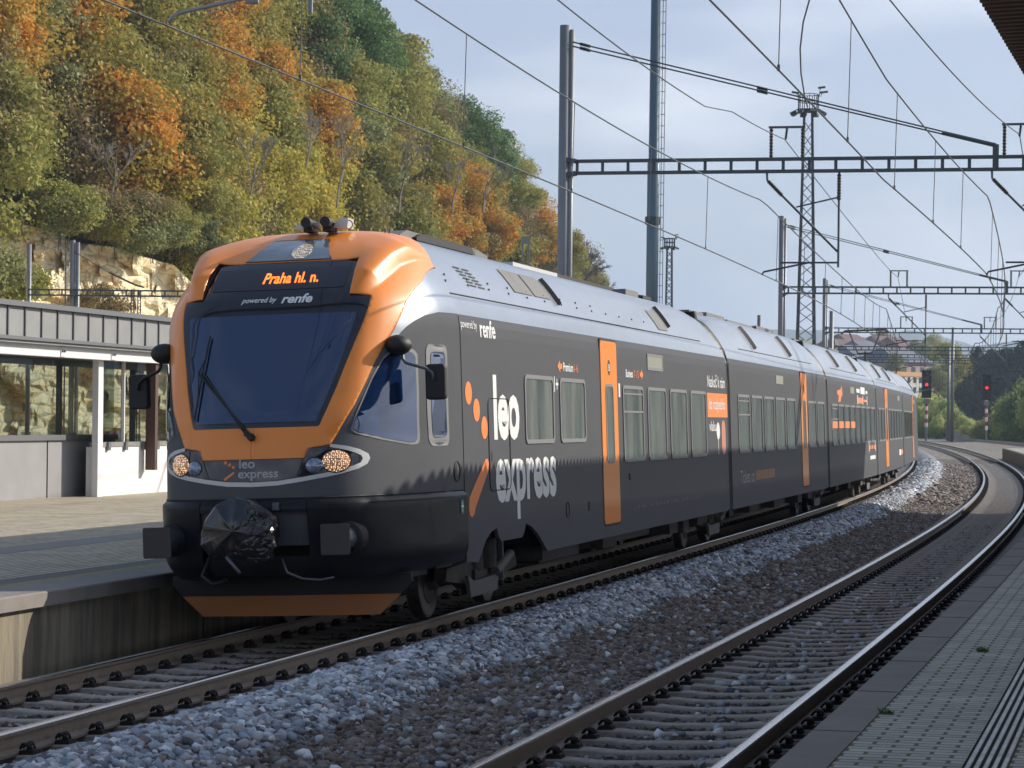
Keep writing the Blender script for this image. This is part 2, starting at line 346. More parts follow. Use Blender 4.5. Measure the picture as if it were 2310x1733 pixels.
stones('fresh_gravel', 34, 80, -3.85, -2.35, 230, .08, m_st_new, po, 2, edge, 'pale fresh gravel bank running on towards the bend')
stones('old_gravel', 12, 34, -2.65, -.85, 460, .062, m_st_old, (oo, zo), 3, None, 'brown weathered ballast stones between the two tracks')
stones('old_gravel', 34, 75, -2.65, -.85, 170, .075, m_st_old, (oo, zo), 4, None, 'brown weathered ballast stones farther along between the two tracks')
stones('fresh_gravel', 80, 150, -3.85, -2.35, 60, .15, m_st_new, po, 12, edge, 'sunlit pale gravel bank curving away beside the rear of the train')
stones('old_gravel', 75, 150, -2.65, -.85, 50, .14, m_st_old, (oo, zo), 14, None, 'sunlit brown ballast between the tracks on the far bend')
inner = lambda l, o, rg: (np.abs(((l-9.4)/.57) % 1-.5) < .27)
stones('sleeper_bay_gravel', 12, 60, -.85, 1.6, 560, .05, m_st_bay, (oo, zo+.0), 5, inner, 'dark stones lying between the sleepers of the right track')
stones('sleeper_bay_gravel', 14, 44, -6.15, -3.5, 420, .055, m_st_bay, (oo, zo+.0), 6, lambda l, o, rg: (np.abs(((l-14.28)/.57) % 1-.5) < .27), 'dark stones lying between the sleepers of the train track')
stones('scattered_pale_stones', 12, 40, -2.6, 1.1, 9, .07, m_st_new, (oo, zo+.03), 7, None, 'single pale stones scattered over the brown ballast and right track')
stones('sunlit_gravel', 14, 30, -6.2, -5.8, 300, .06, island_mat('sunlit_stone', [(.3, .25, .18), (.45, .38, .28), (.2, .16, .12)]), (oo, zo+.03), 8, None, 'tan gravel along the foot of the left platform wall')
# ------------------------------------------------------------------ tracks
def cz(off0, d): return float(cantz(off0))+KAP*d
def rail(name, off0, side, l0, l1, parent, seg=.5):
    c = off0+side*.7535; zt = KAP*side*.7535 if off0 < 5 else 0
    head = [(-.036, -.012), (-.03, -.002), (-.015, 0), (.015, 0), (.03, -.002), (.036, -.012), (.034, -.035), (.009, -.048), (.009, -.125), (.07, -.143), (.07, -.16), (-.07, -.16), (-.07, -.143), (-.009, -.125), (-.009, -.048), (-.034, -.035)]
    prof = [(c+a, zt+b) for a, b in head]+[(c+head[0][0], zt+head[0][1])]
    o = strip(name, l0, l1, prof, [m_rust, m_steel], seg, [1]*5+[0]*11, None)
    o.parent = parent; o.matrix_parent_inverse = world_of(parent).inverted()
    return o
def sleeper_mesh():
    mb = MB(); P = []
    for v, zt, w in ((-1.2, -.19, .115), (-1.15, -.165, .12), (-.95, -.162, .125), (-.55, -.163, .12), (-.3, -.187, .10), (.3, -.187, .10), (.55, -.163, .12), (.95, -.162, .125), (1.15, -.165, .12), (1.2, -.19, .115)):
        P.append([(v, -w, -.33), (v, -w*.8, zt-.01), (v, -w*.68, zt), (v, w*.68, zt), (v, w*.8, zt-.01), (v, w, -.33)])
    mb.grid(P, closed=False); mb.add(P[0], [(0, 1, 2, 3, 4, 5)]); mb.add(P[-1], [(5, 4, 3, 2, 1, 0)])
    return mb
def clip_mesh():
    mb = MB()
    mb.box((-.17, -.06, -.168), (.17, .06, -.150))
    for sd in (-1, 1):
        x = sd*.115
        mb.box((x-.05, -.055, -.165), (x+.05, .055, -.135)); mb.cyl((x, 0, -.15), (x, 0, -.085), .019, 8); mb.cyl((x, 0, -.105), (x, 0, -.09), .034, 6)
        for k in (-1, 1):
            pts = [(x+sd*.03-sd*.085*(q/6.), k*(.02+.034*math.sin(math.pi*q/6)), -.125+.035*math.sin(math.pi*q/6)) for q in range(7)]
            mb.tube(pts, .0095, 6)
    return mb
sm = sleeper_mesh(); cm = clip_mesh()
sle = sm.build('sleeper', m_sleep); SM = sle.data; bpy.data.objects.remove(sle)
cle = cm.build('rail_fastening', m_clip); CM = cle.data; bpy.data.objects.remove(cle)
def track(off0, l0, l1, lab, start):
    t = thing('railway_track', lab, 'railway track', base(20, off0, 0), 'railway tracks of the station')
    rail('rail', off0, -1, l0, l1, t); rail('rail', off0, 1, l0, l1, t)
    k = 0; l = start
    rest = MB(); rc = MB()
    while l < 150:
        h = heading(l); p = base(l, off0)
        M = Matrix.Translation(p) @ Matrix.Rotation(-h, 4, 'Z') @ Matrix.Rotation(-KAP, 4, 'Y')
        if k < 100:
            s = link('sleeper', SM, t, M)
            for sd in (-1, 1): link('rail_fastening', CM, s, M @ Matrix.Translation((sd*.7535, 0, 0)))
        else:
            rest.add([M @ Vector(v) for v in sm.v], sm.f)
            for sd in (-1, 1):
                rc.box((sd*.7535-.16, -.05, -.17), (sd*.7535+.16, .05, -.09), M)
        k += 1; l += .57
    a = rest.build('far_sleepers', m_sleep, t); a['kind'] = 'stuff'; b = rc.build('far_rail_fastenings', m_clip, t); b['kind'] = 'stuff'
    return t
track(-TD, -12, 560, 'railway track with rusty rails on concrete sleepers that the dark train stands on', 14.28)
track(0, -12, 560, 'empty railway track curving away beside the right hand platform', 9.4)
t3 = thing('railway_track', 'distant railway track beyond the end of the right hand platform', 'railway track', base(200, 10.4, 0), 'railway tracks of the station')
for sd in (-1, 1): rail('rail', 10.4, sd, -10, 600, t3, 2)
mb = MB()
for l in np.arange(150, 420, .6):
    M = Matrix.Translation(base(l, 10.4)) @ Matrix.Rotation(-heading(l), 4, 'Z'); mb.box((-1.2, -.12, -.3), (1.2, .12, -.16), M)
mb.build('far_sleepers', m_sleep, t3)['kind'] = 'stuff'
# ------------------------------------------------------------------ platforms
PZ = .54
rp = thing('platform', 'grey paved right hand platform with tactile strip under the canopy', 'platform', base(12, 3, 0))
def pstrip(name, prof, m, l0, l1, seg=.8, mi=None, par=None):
    o = strip(name, l0, l1, prof, m, seg, mi, None); o.parent = par; o.matrix_parent_inverse = world_of(par).inverted(); return o
pstrip('edge_slab', [(1.66, PZ-.14), (1.60, PZ-.13), (1.60, PZ-.012), (1.612, PZ), (1.855, PZ), (1.855, PZ-.05)], m_slab, -8, 168, .5, None, rp)
pstrip('side_wall', [(1.66, -.4), (1.66, PZ-.13)], m_wall, -8, 168, 1, None, rp)
pstrip('paving', [(1.862, PZ-.004), (2.447, PZ-.004)], m_pave, -8, 168, .5, None, rp)
pstrip('paving', [(2.655, PZ-.004), (8.3, PZ-.004), (8.3, -.6)], m_pave, -8, 168, .5, None, rp)
prof = []; mi = []
for k in range(5):
    a = 2.452+k*.04
    prof += [(a, PZ-.008), (a+.007, PZ-.008), (a+.012, PZ+.003), (a+.032, PZ+.003), (a+.037, PZ-.008)]
mi = []
for k in range(5): mi += [1, 1, 0, 1, 1]
pstrip('tactile_strip', prof+[(2.653, PZ-.008)], [m_tact, m_tactg], -8, 168, .5, mi, rp)
A = [base(168, 1.6, z) for z in (-.6, PZ-.004)]; B = [base(168, 8.3, z) for z in (-.6, PZ-.004)]
MB().add([A[0], B[0], B[1], A[1]], [(0, 1, 2, 3)]).build('end_wall', m_wall, rp)
# joints of the edge slabs
mb = MB()
for l in np.arange(10, 60, 2.0):
    a = base(l, 1.603, PZ+.001); b = base(l, 1.853, PZ+.001); MB().bar(a, b, .006, .003).build('slab_joint', mat('dark_joint', (.03, .028, .025), .9), rp)
lp = thing('platform', 'cobbled left hand platform with faded yellow line beside the train', 'platform', base(20, -8, 0))
pstrip('edge_slab', [(-6.75, PZ-.004), (-6.75, PZ), (-6.16, PZ), (-6.15, PZ-.012), (-6.15, PZ-.13), (-6.22, PZ-.14)], m_slab, -8, 168, .5, None, lp)
pstrip('side_wall', [(-6.22, PZ-.13), (-6.22, -.4)], m_wall, -8, 168, 1, None, lp)
pstrip('yellow_line', [(-6.87, PZ-.001), (-6.755, PZ-.001)], m_yellow, -8, 168, .5, None, lp)
pstrip('kerb_band', [(-7.18, PZ-.002), (-6.875, PZ-.002)], mat('dark_band', (.13, .12, .11), .85, noise=(6, .5, (.18, .17, .15))), -8, 168, .5, None, lp)
pstrip('cobble_paving', [(-9.08, PZ-.004), (-7.185, PZ-.004)], m_cobble, -8, 168, .5, None, lp)
pstrip('kerb_band', [(-9.66, PZ-.002), (-9.085, PZ-.002)], m_band, -8, 168, .5, None, lp)
pstrip('cobble_paving', [(-48, PZ-.004), (-9.665, PZ-.004)], m_cobble, -8, 168, .8, None, lp)
mb = MB()
for l in (26.1, 31.2, 36.3): mb.bar(base(l, -6.215, -.2), base(l, -6.215, .4), .012, .012)
mb.build('wall_joint', mat('dark_joint', (.03, .028, .025), .9), lp)
# weeds
rgw = random.Random(5)
for (px, py, lab) in ((2217, 1470, 'small green weed growing between the pavers nearer the tracks'), (2001, 1610, 'small green weed tuft in the paver joint near the edge slab')):
    q = ray(px, py, 1); t = (PZ-CH)/(q.z-CH); p = Vector((q.x*t, t, PZ)); mb = MB()
    for k in range(60):
        a = rgw.random()*6.28; l = .02+.03*rgw.random(); b = p+Vector((rgw.uniform(-.035, .035), rgw.uniform(-.03, .03), 0)); e = b+Vector((math.cos(a)*l, math.sin(a)*l, l*.8)); s = Vector((-math.sin(a), math.cos(a), 0))*.005
        mb.add([b-s, b+s, e], [(0, 1, 2)])
    tag(mb.build('weed', mat('weed_green', (.06, .13, .03), .8)), lab, 'weed')
# ------------------------------------------------------------------ canopy over the right platform
m_can = mat('brown_sheet', (.085, .045, .032), .55, noise=(4, .4, (.06, .035, .03)))
cn = thing('platform_canopy', 'brown corrugated platform roof reaching in at the top right corner', 'platform canopy', base(20, 6, 0))
zc = 5.21; wv = [(0, 0), (.07, 0), (.09, .12), (.15, .12), (.19, 0)]
ls = []; zs = []
l = -30.
while l < 74:
    for a, b in wv[:-1]: ls.append(l+a); zs.append(zc+b)
    l += .19
ls = np.array(ls); zs = np.array(zs); n = len(ls)
V = []; 
eo = np.interp(ls, [19.3, 27.5], [1.975, 2.23])
for o_, dz in ((0, 0), (9.5, .35), (9.5, .37), (0, .02)): V.append(basev(ls, eo+o_, zs+dz))
V = np.stack(V, 1).reshape(-1, 3).tolist()
F = [(i*4+j, i*4+(j+1) % 4, (i+1)*4+(j+1) % 4, (i+1)*4+j) for i in range(n-1) for j in range(4)]
MB().add(V, F).build('roof_sheet', m_can, cn)
mb = MB()
for o_ in (4.2, 7.5): [mb.bar(base(a, o_, zc-.09+(o_-2.2)*.03), base(a+4, o_, zc-.09+(o_-2.2)*.03), .12, .16) for a in range(-30, 70, 4)]
mb.build('purlin', m_can, cn)
for a in range(-24, 74, 12):
    mb = MB(); mb.bar(base(a, 7.5, PZ), base(a, 7.5, zc), .25, .25); mb.bar(base(a, 3.2, zc-.2), base(a, 8.5, zc-.05), .14, .22); mb.build('column', m_can, cn)
# ------------------------------------------------------------------ train
def paint(name, col, rough, metal=0, coat=.5, dirt=.35, spec=.5):
    m = mat(name, col, rough, metal, coat=coat, spec=spec)
    t = m.node_tree; p = t.nodes['Principled BSDF']; c = N(t, 'ShaderNodeTexCoord'); mp = N(t, 'ShaderNodeMapping'); mp.inputs['Scale'].default_value = (1, .6, 1.4)
    n = N(t, 'ShaderNodeTexNoise'); n.inputs['Scale'].default_value = 2.2; n.inputs['Detail'].default_value = 9; n.inputs['Roughness'].default_value = .75
    r = N(t, 'ShaderNodeValToRGB'); r.color_ramp.elements[0].position = .42; r.color_ramp.elements[0].color = (0, 0, 0, 1); r.color_ramp.elements[1].position = .72; r.color_ramp.elements[1].color = (dirt,)*3+(1,)
    mm = N(t, 'ShaderNodeMix', data_type='RGBA'); mm.inputs[6].default_value = (*col, 1); mm.inputs[7].default_value = (.15, .15, .145, 1)
    t.links.new(c.outputs['Object'], mp.inputs[0]); t.links.new(mp.outputs[0], n.inputs[0]); t.links.new(n.outputs[0], r.inputs[0]); t.links.new(r.outputs[0], mm.inputs[0]); t.links.new(mm.outputs[2], p.inputs['Base Color'])
    n2 = N(t, 'ShaderNodeTexNoise'); n2.inputs['Scale'].default_value = 1.1; t.links.new(c.outputs['Object'], n2.inputs[0])
    b = N(t, 'ShaderNodeBump'); b.inputs['Strength'].default_value = .12; b.inputs['Distance'].default_value = .02; t.links.new(n2.outputs[0], b.inputs['Height']); t.links.new(b.outputs[0], p.inputs['Normal']); t.links.new(b.outputs[0], p.inputs['Coat Normal'])
    p.inputs['Coat Roughness'].default_value = .08
    return m
m_body = paint('dark_grey_paint', (.094, .096, .104), .5, .0, .05, .14, .07)
m_low = paint('blackish_paint', (.010, .011, .015), .45, 0, .12, .08, .14)
m_or = paint('orange_paint', (.88, .26, .025), .42, 0, .3, .05)
m_orlow = paint('dusty_orange_paint', (.42, .15, .03), .6, 0, .1, .35)
m_silver = paint('silver_paint', (.30, .33, .38), .3, .75, .3, .2)
m_glass = mat('cab_glass', (.007, .026, .09), .03, .3, coat=1., spec=1.)  # deep blue of the mirrored sky is put into the base colour
m_blk = mat('black_glass', (.008, .007, .012), .12, coat=.6)
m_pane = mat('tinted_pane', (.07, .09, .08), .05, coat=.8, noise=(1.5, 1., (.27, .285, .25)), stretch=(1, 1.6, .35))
m_pfr = mat('window_rubber', (.20, .20, .20), .5)
m_rub = mat('black_rubber', (.012, .012, .013), .6)
m_white = mat('white_film', (.78, .78, .76), .45)
m_orf = mat('orange_film', (.85, .24, .06), .45)
m_grl = mat('grey_letter', (.40, .39, .40), .45)
m_gry = mat('grey_grille', (.17, .165, .16), .7, noise=(60, .6, (.09, .09, .09)))
m_seam = mat('seam_dark', (.012, .012, .014), .7)
m_bog = mat('bogie_dirt', (.045, .04, .036), .85, noise=(8, .7, (.10, .085, .07)))
m_bog2 = mat('bogie_grey', (.10, .10, .10), .7)
m_whl = mat('wheel_steel', (.16, .14, .13), .45, .7, noise=(9, .6, (.07, .055, .045)))
m_buf = mat('buffer_plate', (.05, .043, .042), .6, .2, noise=(7, .5, (.075, .062, .058)))
m_bufs = mat('buffer_shank', (.13, .14, .155), .45, .5)
m_bag = mat('black_plastic_sheet', (.012, .012, .014), .2, coat=.5)
m_silf = mat('silver_film', (.55, .54, .53), .4, .2)
m_led = mat('led_orange', (.1, .02, .0), .5, emit=((1, .16, .02), 2.6))
m_sign = mat('pale_sign', (.30, .30, .24), .4)
def dots(name, col, base, sc, strength, thr):
    m = bpy.data.materials.new(name); m.use_nodes = True; t = m.node_tree; p = t.nodes['Principled BSDF']
    c = N(t, 'ShaderNodeTexCoord'); v = N(t, 'ShaderNodeTexVoronoi'); v.inputs['Scale'].default_value = sc; v.inputs['Randomness'].default_value = .5
    r = N(t, 'ShaderNodeValToRGB'); r.color_ramp.elements[0].position = thr; r.color_ramp.elements[0].color = (1, 1, 1, 1); r.color_ramp.elements[1].position = thr+.15; r.color_ramp.elements[1].color = (.06, .05, .05, 1)
    ml = N(t, 'ShaderNodeMath', operation='MULTIPLY'); ml.inputs[1].default_value = strength
    t.links.new(c.outputs['Object'], v.inputs[0]); t.links.new(v.outputs['Distance'], r.inputs[0]); t.links.new(r.outputs[0], ml.inputs[0])
    t.links.new(ml.outputs[0], p.inputs['Emission Strength']); p.inputs['Emission Color'].default_value = (*col, 1); p.inputs['Base Color'].default_value = (*base, 1)
    p.inputs['Roughness'].default_value = .25; p.inputs['Coat Weight'].default_value = 1
    return m
m_hl = dots('headlight_beads', (1, .62, .36), (.35, .16, .08), 62, 1.3, .28)
m_hl3 = dots('roof_lamp_beads', (1, .78, .5), (.16, .17, .17), 50, 1.6, .22)
m_lens = mat('lamp_lens', (.10, .16, .26), .06, .3, coat=1., noise=(30, .6, (.5, .5, .55)))

def pc(x, xs, ys):
    h = [xs[i+1]-xs[i] for i in range(len(xs)-1)]; d = [(ys[i+1]-ys[i])/h[i] for i in range(len(h))]
    m = [d[0]]+[0 if d[i-1]*d[i] <= 0 else 2*d[i-1]*d[i]/(d[i-1]+d[i]) for i in range(1, len(h))]+[d[-1]]
    x = min(max(x, xs[0]), xs[-1]); i = 0
    while i < len(h)-1 and x > xs[i+1]: i += 1
    t = (x-xs[i])/h[i]
    return (2*t**3-3*t*t+1)*ys[i]+(t**3-2*t*t+t)*h[i]*m[i]+(-2*t**3+3*t*t)*ys[i+1]+(t**3-t*t)*h[i]*m[i+1]
SZ = [.55, .9, 1.3, 1.67, 2.0, 2.3, 2.6, 2.9, 3.22, 3.4, 3.59, 3.7, 3.8, 3.88, 3.93, 3.96]
S0 = [-.93, -1.0, -1.05, -1.03, -.95, -.80, -.63, -.45, -.24, -.05, .2, .38, .6, .84, 1.05, 1.28]
WZ = [.55, 2.6, 2.9, 3.08, 3.3, 3.53, 3.71, 3.80, 3.86, 3.91, 3.94, 3.96]
WW = [1.41, 1.41, 1.408, 1.39, 1.31, 1.19, 1.07, .99, .90, .72, .5, .05]
QU = [0, .284, .43, .535, .638, .709, .78, .865, .936, .98, 1.0]
QQ = [0, .013, .04, .077, .13, .2, .3, .447, .6, .76, 1.0]
SE = 1.31
def Wz(z): return pc(z, WZ, WW)
def bump(u, z):
    """the swept shoulder beside the destination display"""
    au = abs(u); P = [(.545, 3.234), (.655, 3.358), (.724, 3.46), (.814, 3.589), (.903, 3.664), (.985, 3.706)]
    best = 9; tt = 0; e = 0; tot = len(P)-1
    for i in range(tot):
        ax, ay = P[i]; bx, by = P[i+1]; dx, dy = bx-ax, by-ay; q = ((au-ax)*dx+(z-ay)*dy)/(dx*dx+dy*dy); q = min(max(q, 0 if i else -.3), 1)
        x = au-ax-dx*q; y = z-ay-dy*q; d = math.hypot(x, y)
        if d < best: best = d; tt = (i+q)/tot; e = d if (dx*y-dy*x) > 0 else -d
    a = .09*min(1, max(0, tt*3.2+.15))*(1-max(0, (tt-.75)/.25)**2*.75)
    return a*(math.exp(-(e/.15)**2) if e > 0 else max(0, 1+e/.085))
def nose0(u, z):
    s0 = pc(z, SZ, S0); return Vector((u*Wz(z), s0+(SE-s0)*max(0, pc(abs(u), QU, QQ))**float(np.interp(z, [1.9, 2.6, 3.2, 3.96], [1., 1.25, 1.5, 1.6])), z))
def nose(u, z, off=0., b=False):
    p = nose0(u, z)
    if b: off += bump(u, z)
    if off:
        e = .004; u1 = min(1, u+e); u0 = max(-1, u-e); z1 = min(3.958, z+e); z0 = z-e
        n = (nose0(u1, z)-nose0(u0, z)).cross(nose0(u, z1)-nose0(u, z0))
        n.normalize()
        if n.dot(Vector((u, -1, .4))) < 0: n = -n
        p = p+n*off
    return p
def uof(s, z):
    a, b = .05, 1.
    for _ in range(30):
        c = (a+b)/2
        if nose0(c, z).y < s: a = c
        else: b = c
    return a
def side(s, z, off=.003):
    if s < SE: return nose(uof(s, z), z, off)
    return Vector((Wz(z)+off, s, z))
LS = [24.5, 43.3, 58.84, 73.74, 88.76, 105.2]
def carM(i):
    A = Vector(base(LS[i], -TD)); B = Vector(base(LS[i+1], -TD)); d = (B-A); ln = d.length; d /= ln
    r0 = Vector((d.y, -d.x, 0)); u0 = Vector((0, 0, 1)); r = r0*math.cos(KAP)+u0*math.sin(KAP); u = -r0*math.sin(KAP)+u0*math.cos(KAP)
    M = Matrix(((r.x, d.x, u.x, A.x), (r.y, d.y, u.y, A.y), (r.z, d.z, u.z, A.z), (0, 0, 0, 1)))
    return M, ln
M1, LEN1 = carM(0)
T = thing('train', 'dark grey and orange passenger train with a raked cab and black covered coupler', 'train', base(24.5, -TD))
def B(mb, name, ms, parent=T, smooth=False, M=M1, label=None):
    if name in ('orange_graphic', 'white_graphic') and len(mb.f) > 1:          # every loose sticker is a part of its own
        for f in mb.f: o = MB().add([mb.v[i] for i in f], [tuple(range(len(f)))]).build(name, ms, parent, smooth, M, label)
        return o
    return mb.build(name, ms, parent, smooth, M, label)
sym = lambda P: P+[(-x, y) for x, y in P[::-1] if abs(x) > 1e-6]
_w = lambda u: math.copysign(1-(1-min(1, abs(u)))**.5, u)
_u = lambda w: math.copysign(1-(1-min(1, abs(w)))**2, w)
def wpatch(P, f, step, mb=None, m=0):
    Q = []                                  # stretch the outline so that the tight corner curve gets a finer mesh
    for i, a in enumerate(P):
        b = P[(i+1) % len(P)]; n = max(1, int(math.hypot(b[0]-a[0], b[1]-a[1])/.03))
        Q += [(_w(a[0]+(b[0]-a[0])*k/n), a[1]+(b[1]-a[1])*k/n) for k in range(n)]
    return patch(Q, lambda w, z: f(_u(w), z), step, mb, m)
def onnose(P, off, step=.05, b=False, mb=None, m=0):
    f = lambda u, z: nose(u, z, off, b)
    return wpatch(P, f, step, mb, m) if max(abs(p[0]) for p in P) > .9 else patch(P, f, step, mb, m)
def txt(body, x0, x1, y0, y1, f, mb=None, slant=0., bold=0., m=0):
    mb = mb or MB(); V, F = text2d(body, x0, x1, y0, y1, slant, bold); return mb.add([f(a, b) for a, b in V], F, m)
# cab shell
us = sorted(set([round(math.copysign(1-(1-abs(k)/24.)**1.6, k), 5) for k in range(-24, 25)]))
zs = list(np.linspace(.9, 3.1, 36))+list(np.linspace(3.14, 3.96, 30))
mb = MB(); mb.grid([[nose0(u, z) for u in us] for z in zs]); B(mb, 'cab_shell', m_body, smooth=True)
mb = MB(); mb.box((-.62, -.6, .62), (.62, .3, 1.3)); mb.box((-1.0, .2, .5), (1.0, 1.3, 1.3)); B(mb, 'cab_chassis', m_rub)
dark = [(0, 1.987), (.42, 1.987), (.436, 2.0), (.47, 2.14), (.517, 2.35), (.56, 2.58), (.618, 2.87), (.655, 3.06), (.686, 3.222), (.548, 3.232), (.585, 3.45), (.612, 3.592), (0, 3.592)]
ws = B(onnose(sym(dark[:-1]+[dark[-1]]), .005), 'windscreen_surround', m_blk, smooth=True)
orr = [(0, 1.70), (.347, 1.70), (.374, 1.79), (.503, 1.818), (.56, 1.98), (.629, 2.18), (.68, 2.40), (.714, 2.575), (.775, 2.82), (.822, 3.0), (.862, 3.165), (.91, 3.29), (.955, 3.386), (.985, 3.50), (.998, 3.56), (.998, 3.956), (0, 3.956)]
mb = MB()
hp = orr + dark[::-1]
onnose(hp, .009, .013, True, mb); k_ = len(mb.v); mb.add([(-x, y, z) for x, y, z in mb.v], [f[::-1] for f in mb.f])
o = B(mb, 'orange_front_mask', m_or, smooth=True)
sd = o.modifiers.new('s', 'SOLIDIFY'); sd.thickness = .012; sd.offset = -1; sd.use_rim = True
rf = [(1, 3.089), (.973, 3.079), (.93, 3.04), (.884, 2.978), (.85, 2.92), (.816, 2.838), (.79, 2.795), (.772, 2.79), (.80, 2.90), (.845, 3.10), (.862, 3.165), (.91, 3.29), (.955, 3.386), (.985, 3.50), (1, 3.56)]
for sg in (1, -1): B(onnose([(sg*a, b) for a, b in rf], .004, .04), 'silver_roof_panel', m_silver, smooth=True)
gl = [(0, 2.035), (.41, 2.035), (.45, 2.2), (.50, 2.45), (.545, 2.72), (.595, 3.058), (0, 3.062)]
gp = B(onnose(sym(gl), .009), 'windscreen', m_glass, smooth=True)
mb = MB(); onnose(sym([(0, 3.305), (.505, 3.31), (.55, 3.525), (0, 3.522)]), .009, .05, False, mb)
dp = B(mb, 'destination_display', mat('display_panel', (.03, .027, .038), .35))
B(txt('Praha hl. n.', -.13, .305, 3.365, 3.475, lambda a, b: nose(a, b, .013), bold=.02), 'display_letters', m_led, dp)
B(txt('powered by', -.235, .02, 3.165, 3.232, lambda a, b: nose(a, b, .011), slant=.2, bold=.012), 'white_lettering', m_white, ws)
B(txt('renfe', .058, .285, 3.165, 3.255, lambda a, b: nose(a, b, .011), slant=.25, bold=.03), 'white_lettering', m_white, ws)
# roof lamp housing
lb = B(onnose(sym([(0, 3.602), (.372, 3.602), (.29, 3.826), (0, 3.83)]), .016), 'roof_lamp_window', mat('lamp_window', (.10, .13, .16), .08, coat=1., noise=(3, .6, (.20, .22, .23))), smooth=True)
mb = MB(); q = sym([(0, 3.595), (.382, 3.595), (.298, 3.834), (0, 3.838)]); q2 = sym([(0, 3.602), (.372, 3.602), (.29, 3.826), (0, 3.83)])
mb.add([nose(u, z, .017) for u, z in q]+[nose(u, z, .019) for u, z in q2], [(i, (i+1) % len(q), len(q)+(i+1) % len(q), len(q)+i) for i in range(len(q))]); B(mb, 'lamp_window_frame', m_rub, lb)
B(onnose(circ(.09, 3.695, .095, .082), .019), 'roof_lamp', m_hl3, lb)
# lower front: lamps, logo, silver swoosh
sw_o = [(.50, 1.825), (.60, 1.80), (.66, 1.768), (.70, 1.725), (.708, 1.683), (.695, 1.63), (.655, 1.588), (.57, 1.548), (.476, 1.519), (.33, 1.485), (.172, 1.455), (0, 1.447)]
sw_i = [(.50, 1.795), (.59, 1.765), (.64, 1.738), (.668, 1.71), (.675, 1.683), (.665, 1.645), (.63, 1.618), (.555, 1.585), (.47, 1.558), (.33, 1.525), (.172, 1.496), (0, 1.488)]
B(onnose(sw_o+[(-a, b) for a, b in sw_o[::-1][1:]]+[(-a, b) for a, b in sw_i]+sw_i[::-1][1:], .006, .025), 'silver_swoosh', m_silf, smooth=True)
for sg in (1, -1):
    hb = onnose([(sg*a, b) for a, b in [(.304, 1.522), (.372, 1.788), (.50, 1.79), (.585, 1.762), (.636, 1.736), (.664, 1.708), (.671, 1.683), (.661, 1.647), (.626, 1.62), (.553, 1.588), (.468, 1.561), (.36, 1.535)]], .006, .04)
    hb = B(hb, 'headlight_housing', m_blk, smooth=True)
    for cx, cz_, r, mm, nm in ((.535, 1.664, .098, m_hl, 'headlight'), (.412, 1.630, .066, m_lens, 'marker_light')):
        ru = r/1.41*1.12
        p = onnose(circ(sg*cx, cz_, ru*1.12, r*1.12), .008, .03); B(p, 'lamp_rim', m_rub, hb, True)
        mbb = MB(); C0 = nose(sg*cx, cz_, .012); rr = []
        for k in range(6):
            f = k/5.; rr.append([nose(sg*cx+ru*f*math.cos(2*math.pi*j/24), cz_+r*f*math.sin(2*math.pi*j/24), .012+.022*(1-f*f)) for j in range(24)])
        mbb.grid(rr, closed=True); B(mbb, nm, mm, hb, True)
lg = B(onnose(sym([(0, 1.695), (.340, 1.695), (.298, 1.535), (.17, 1.502), (0, 1.494)]), .005, .05), 'logo_band', m_blk, smooth=True)
fn = lambda a, b: nose(a, b, .009)
B(txt('leo', -.085, .024, 1.618, 1.708, fn, bold=.02), 'grey_lettering', m_grl, lg)
B(txt('express', -.093, .181, 1.503, 1.586, fn, bold=.02), 'grey_lettering', m_grl, lg)
mb = MB()
for a, b in ((-.181, 1.676), (-.153, 1.655), (-.126, 1.632)): mb.add([fn(x, y) for x, y in circ(a, b, .011, .015, 12)], [tuple(range(12))])
mb.add([fn(x, y) for x, y in [(-.186, 1.507), (-.194, 1.515), (-.194, 1.527), (-.128, 1.59), (-.119, 1.585), (-.118, 1.573)]], [tuple(range(6))]); B(mb, 'orange_logo_mark', m_orf, lg)
# bumper
def bumper(u, z, off=0):
    k = min(1, max(0, (1.325-z)/.05)); kk = min(1, max(0, (z-.56)/.25))
    return nose(u, z, .004+.045*math.sin(k*math.pi/2)+off-.13*(1-kk)**2)
for sg in (1, -1):
    P = [(sg*a, b) for a, b in [(.36, .57), (.36, 1.322), (.6, 1.322), (.8, 1.322), (.93, 1.322), (.998, 1.322), (.998, .62), (.93, .60), (.7, .57)]]
    o = B(wpatch(P, bumper, .035), 'front_bumper', m_low, smooth=True)
B(patch(sym([(0, 1.325), (.356, 1.322), (.356, 1.215), (0, 1.215)]), bumper, .04), 'bumper_crossbar', m_low, smooth=True)
B(patch(sym([(0, .60), (.356, .60), (.356, .80), (0, .80)]), lambda u, z: bumper(u, z, -.05), .04), 'bumper_crossbar', m_rub, smooth=True)
mb = MB(); mb.tube([nose(u, 1.335, .002) for u in np.linspace(-.999, .999, 60)], .009, 6); B(mb, 'bumper_seam', m_seam)
# deflector plate
mb = MB(); 
for sg in (1, -1):
    mb.prism([(0, .19), (sg*.89, .19), (sg*1.10, .385), (0, .385)], lambda x, y, t: Vector((x, -.06+abs(x)*.05+t, y)), 0, .03)
B(mb, 'deflector_plate', m_orlow)
mb = MB()
for sg in (1, -1): mb.prism([(0, .385), (sg*1.10, .385), (sg*1.21, .50), (sg*1.2, .58), (0, .58)], lambda x, y, t: Vector((x, -.052+abs(x)*.05+t, y)), 0, .05)
B(mb, 'deflector_beam', m_rub)
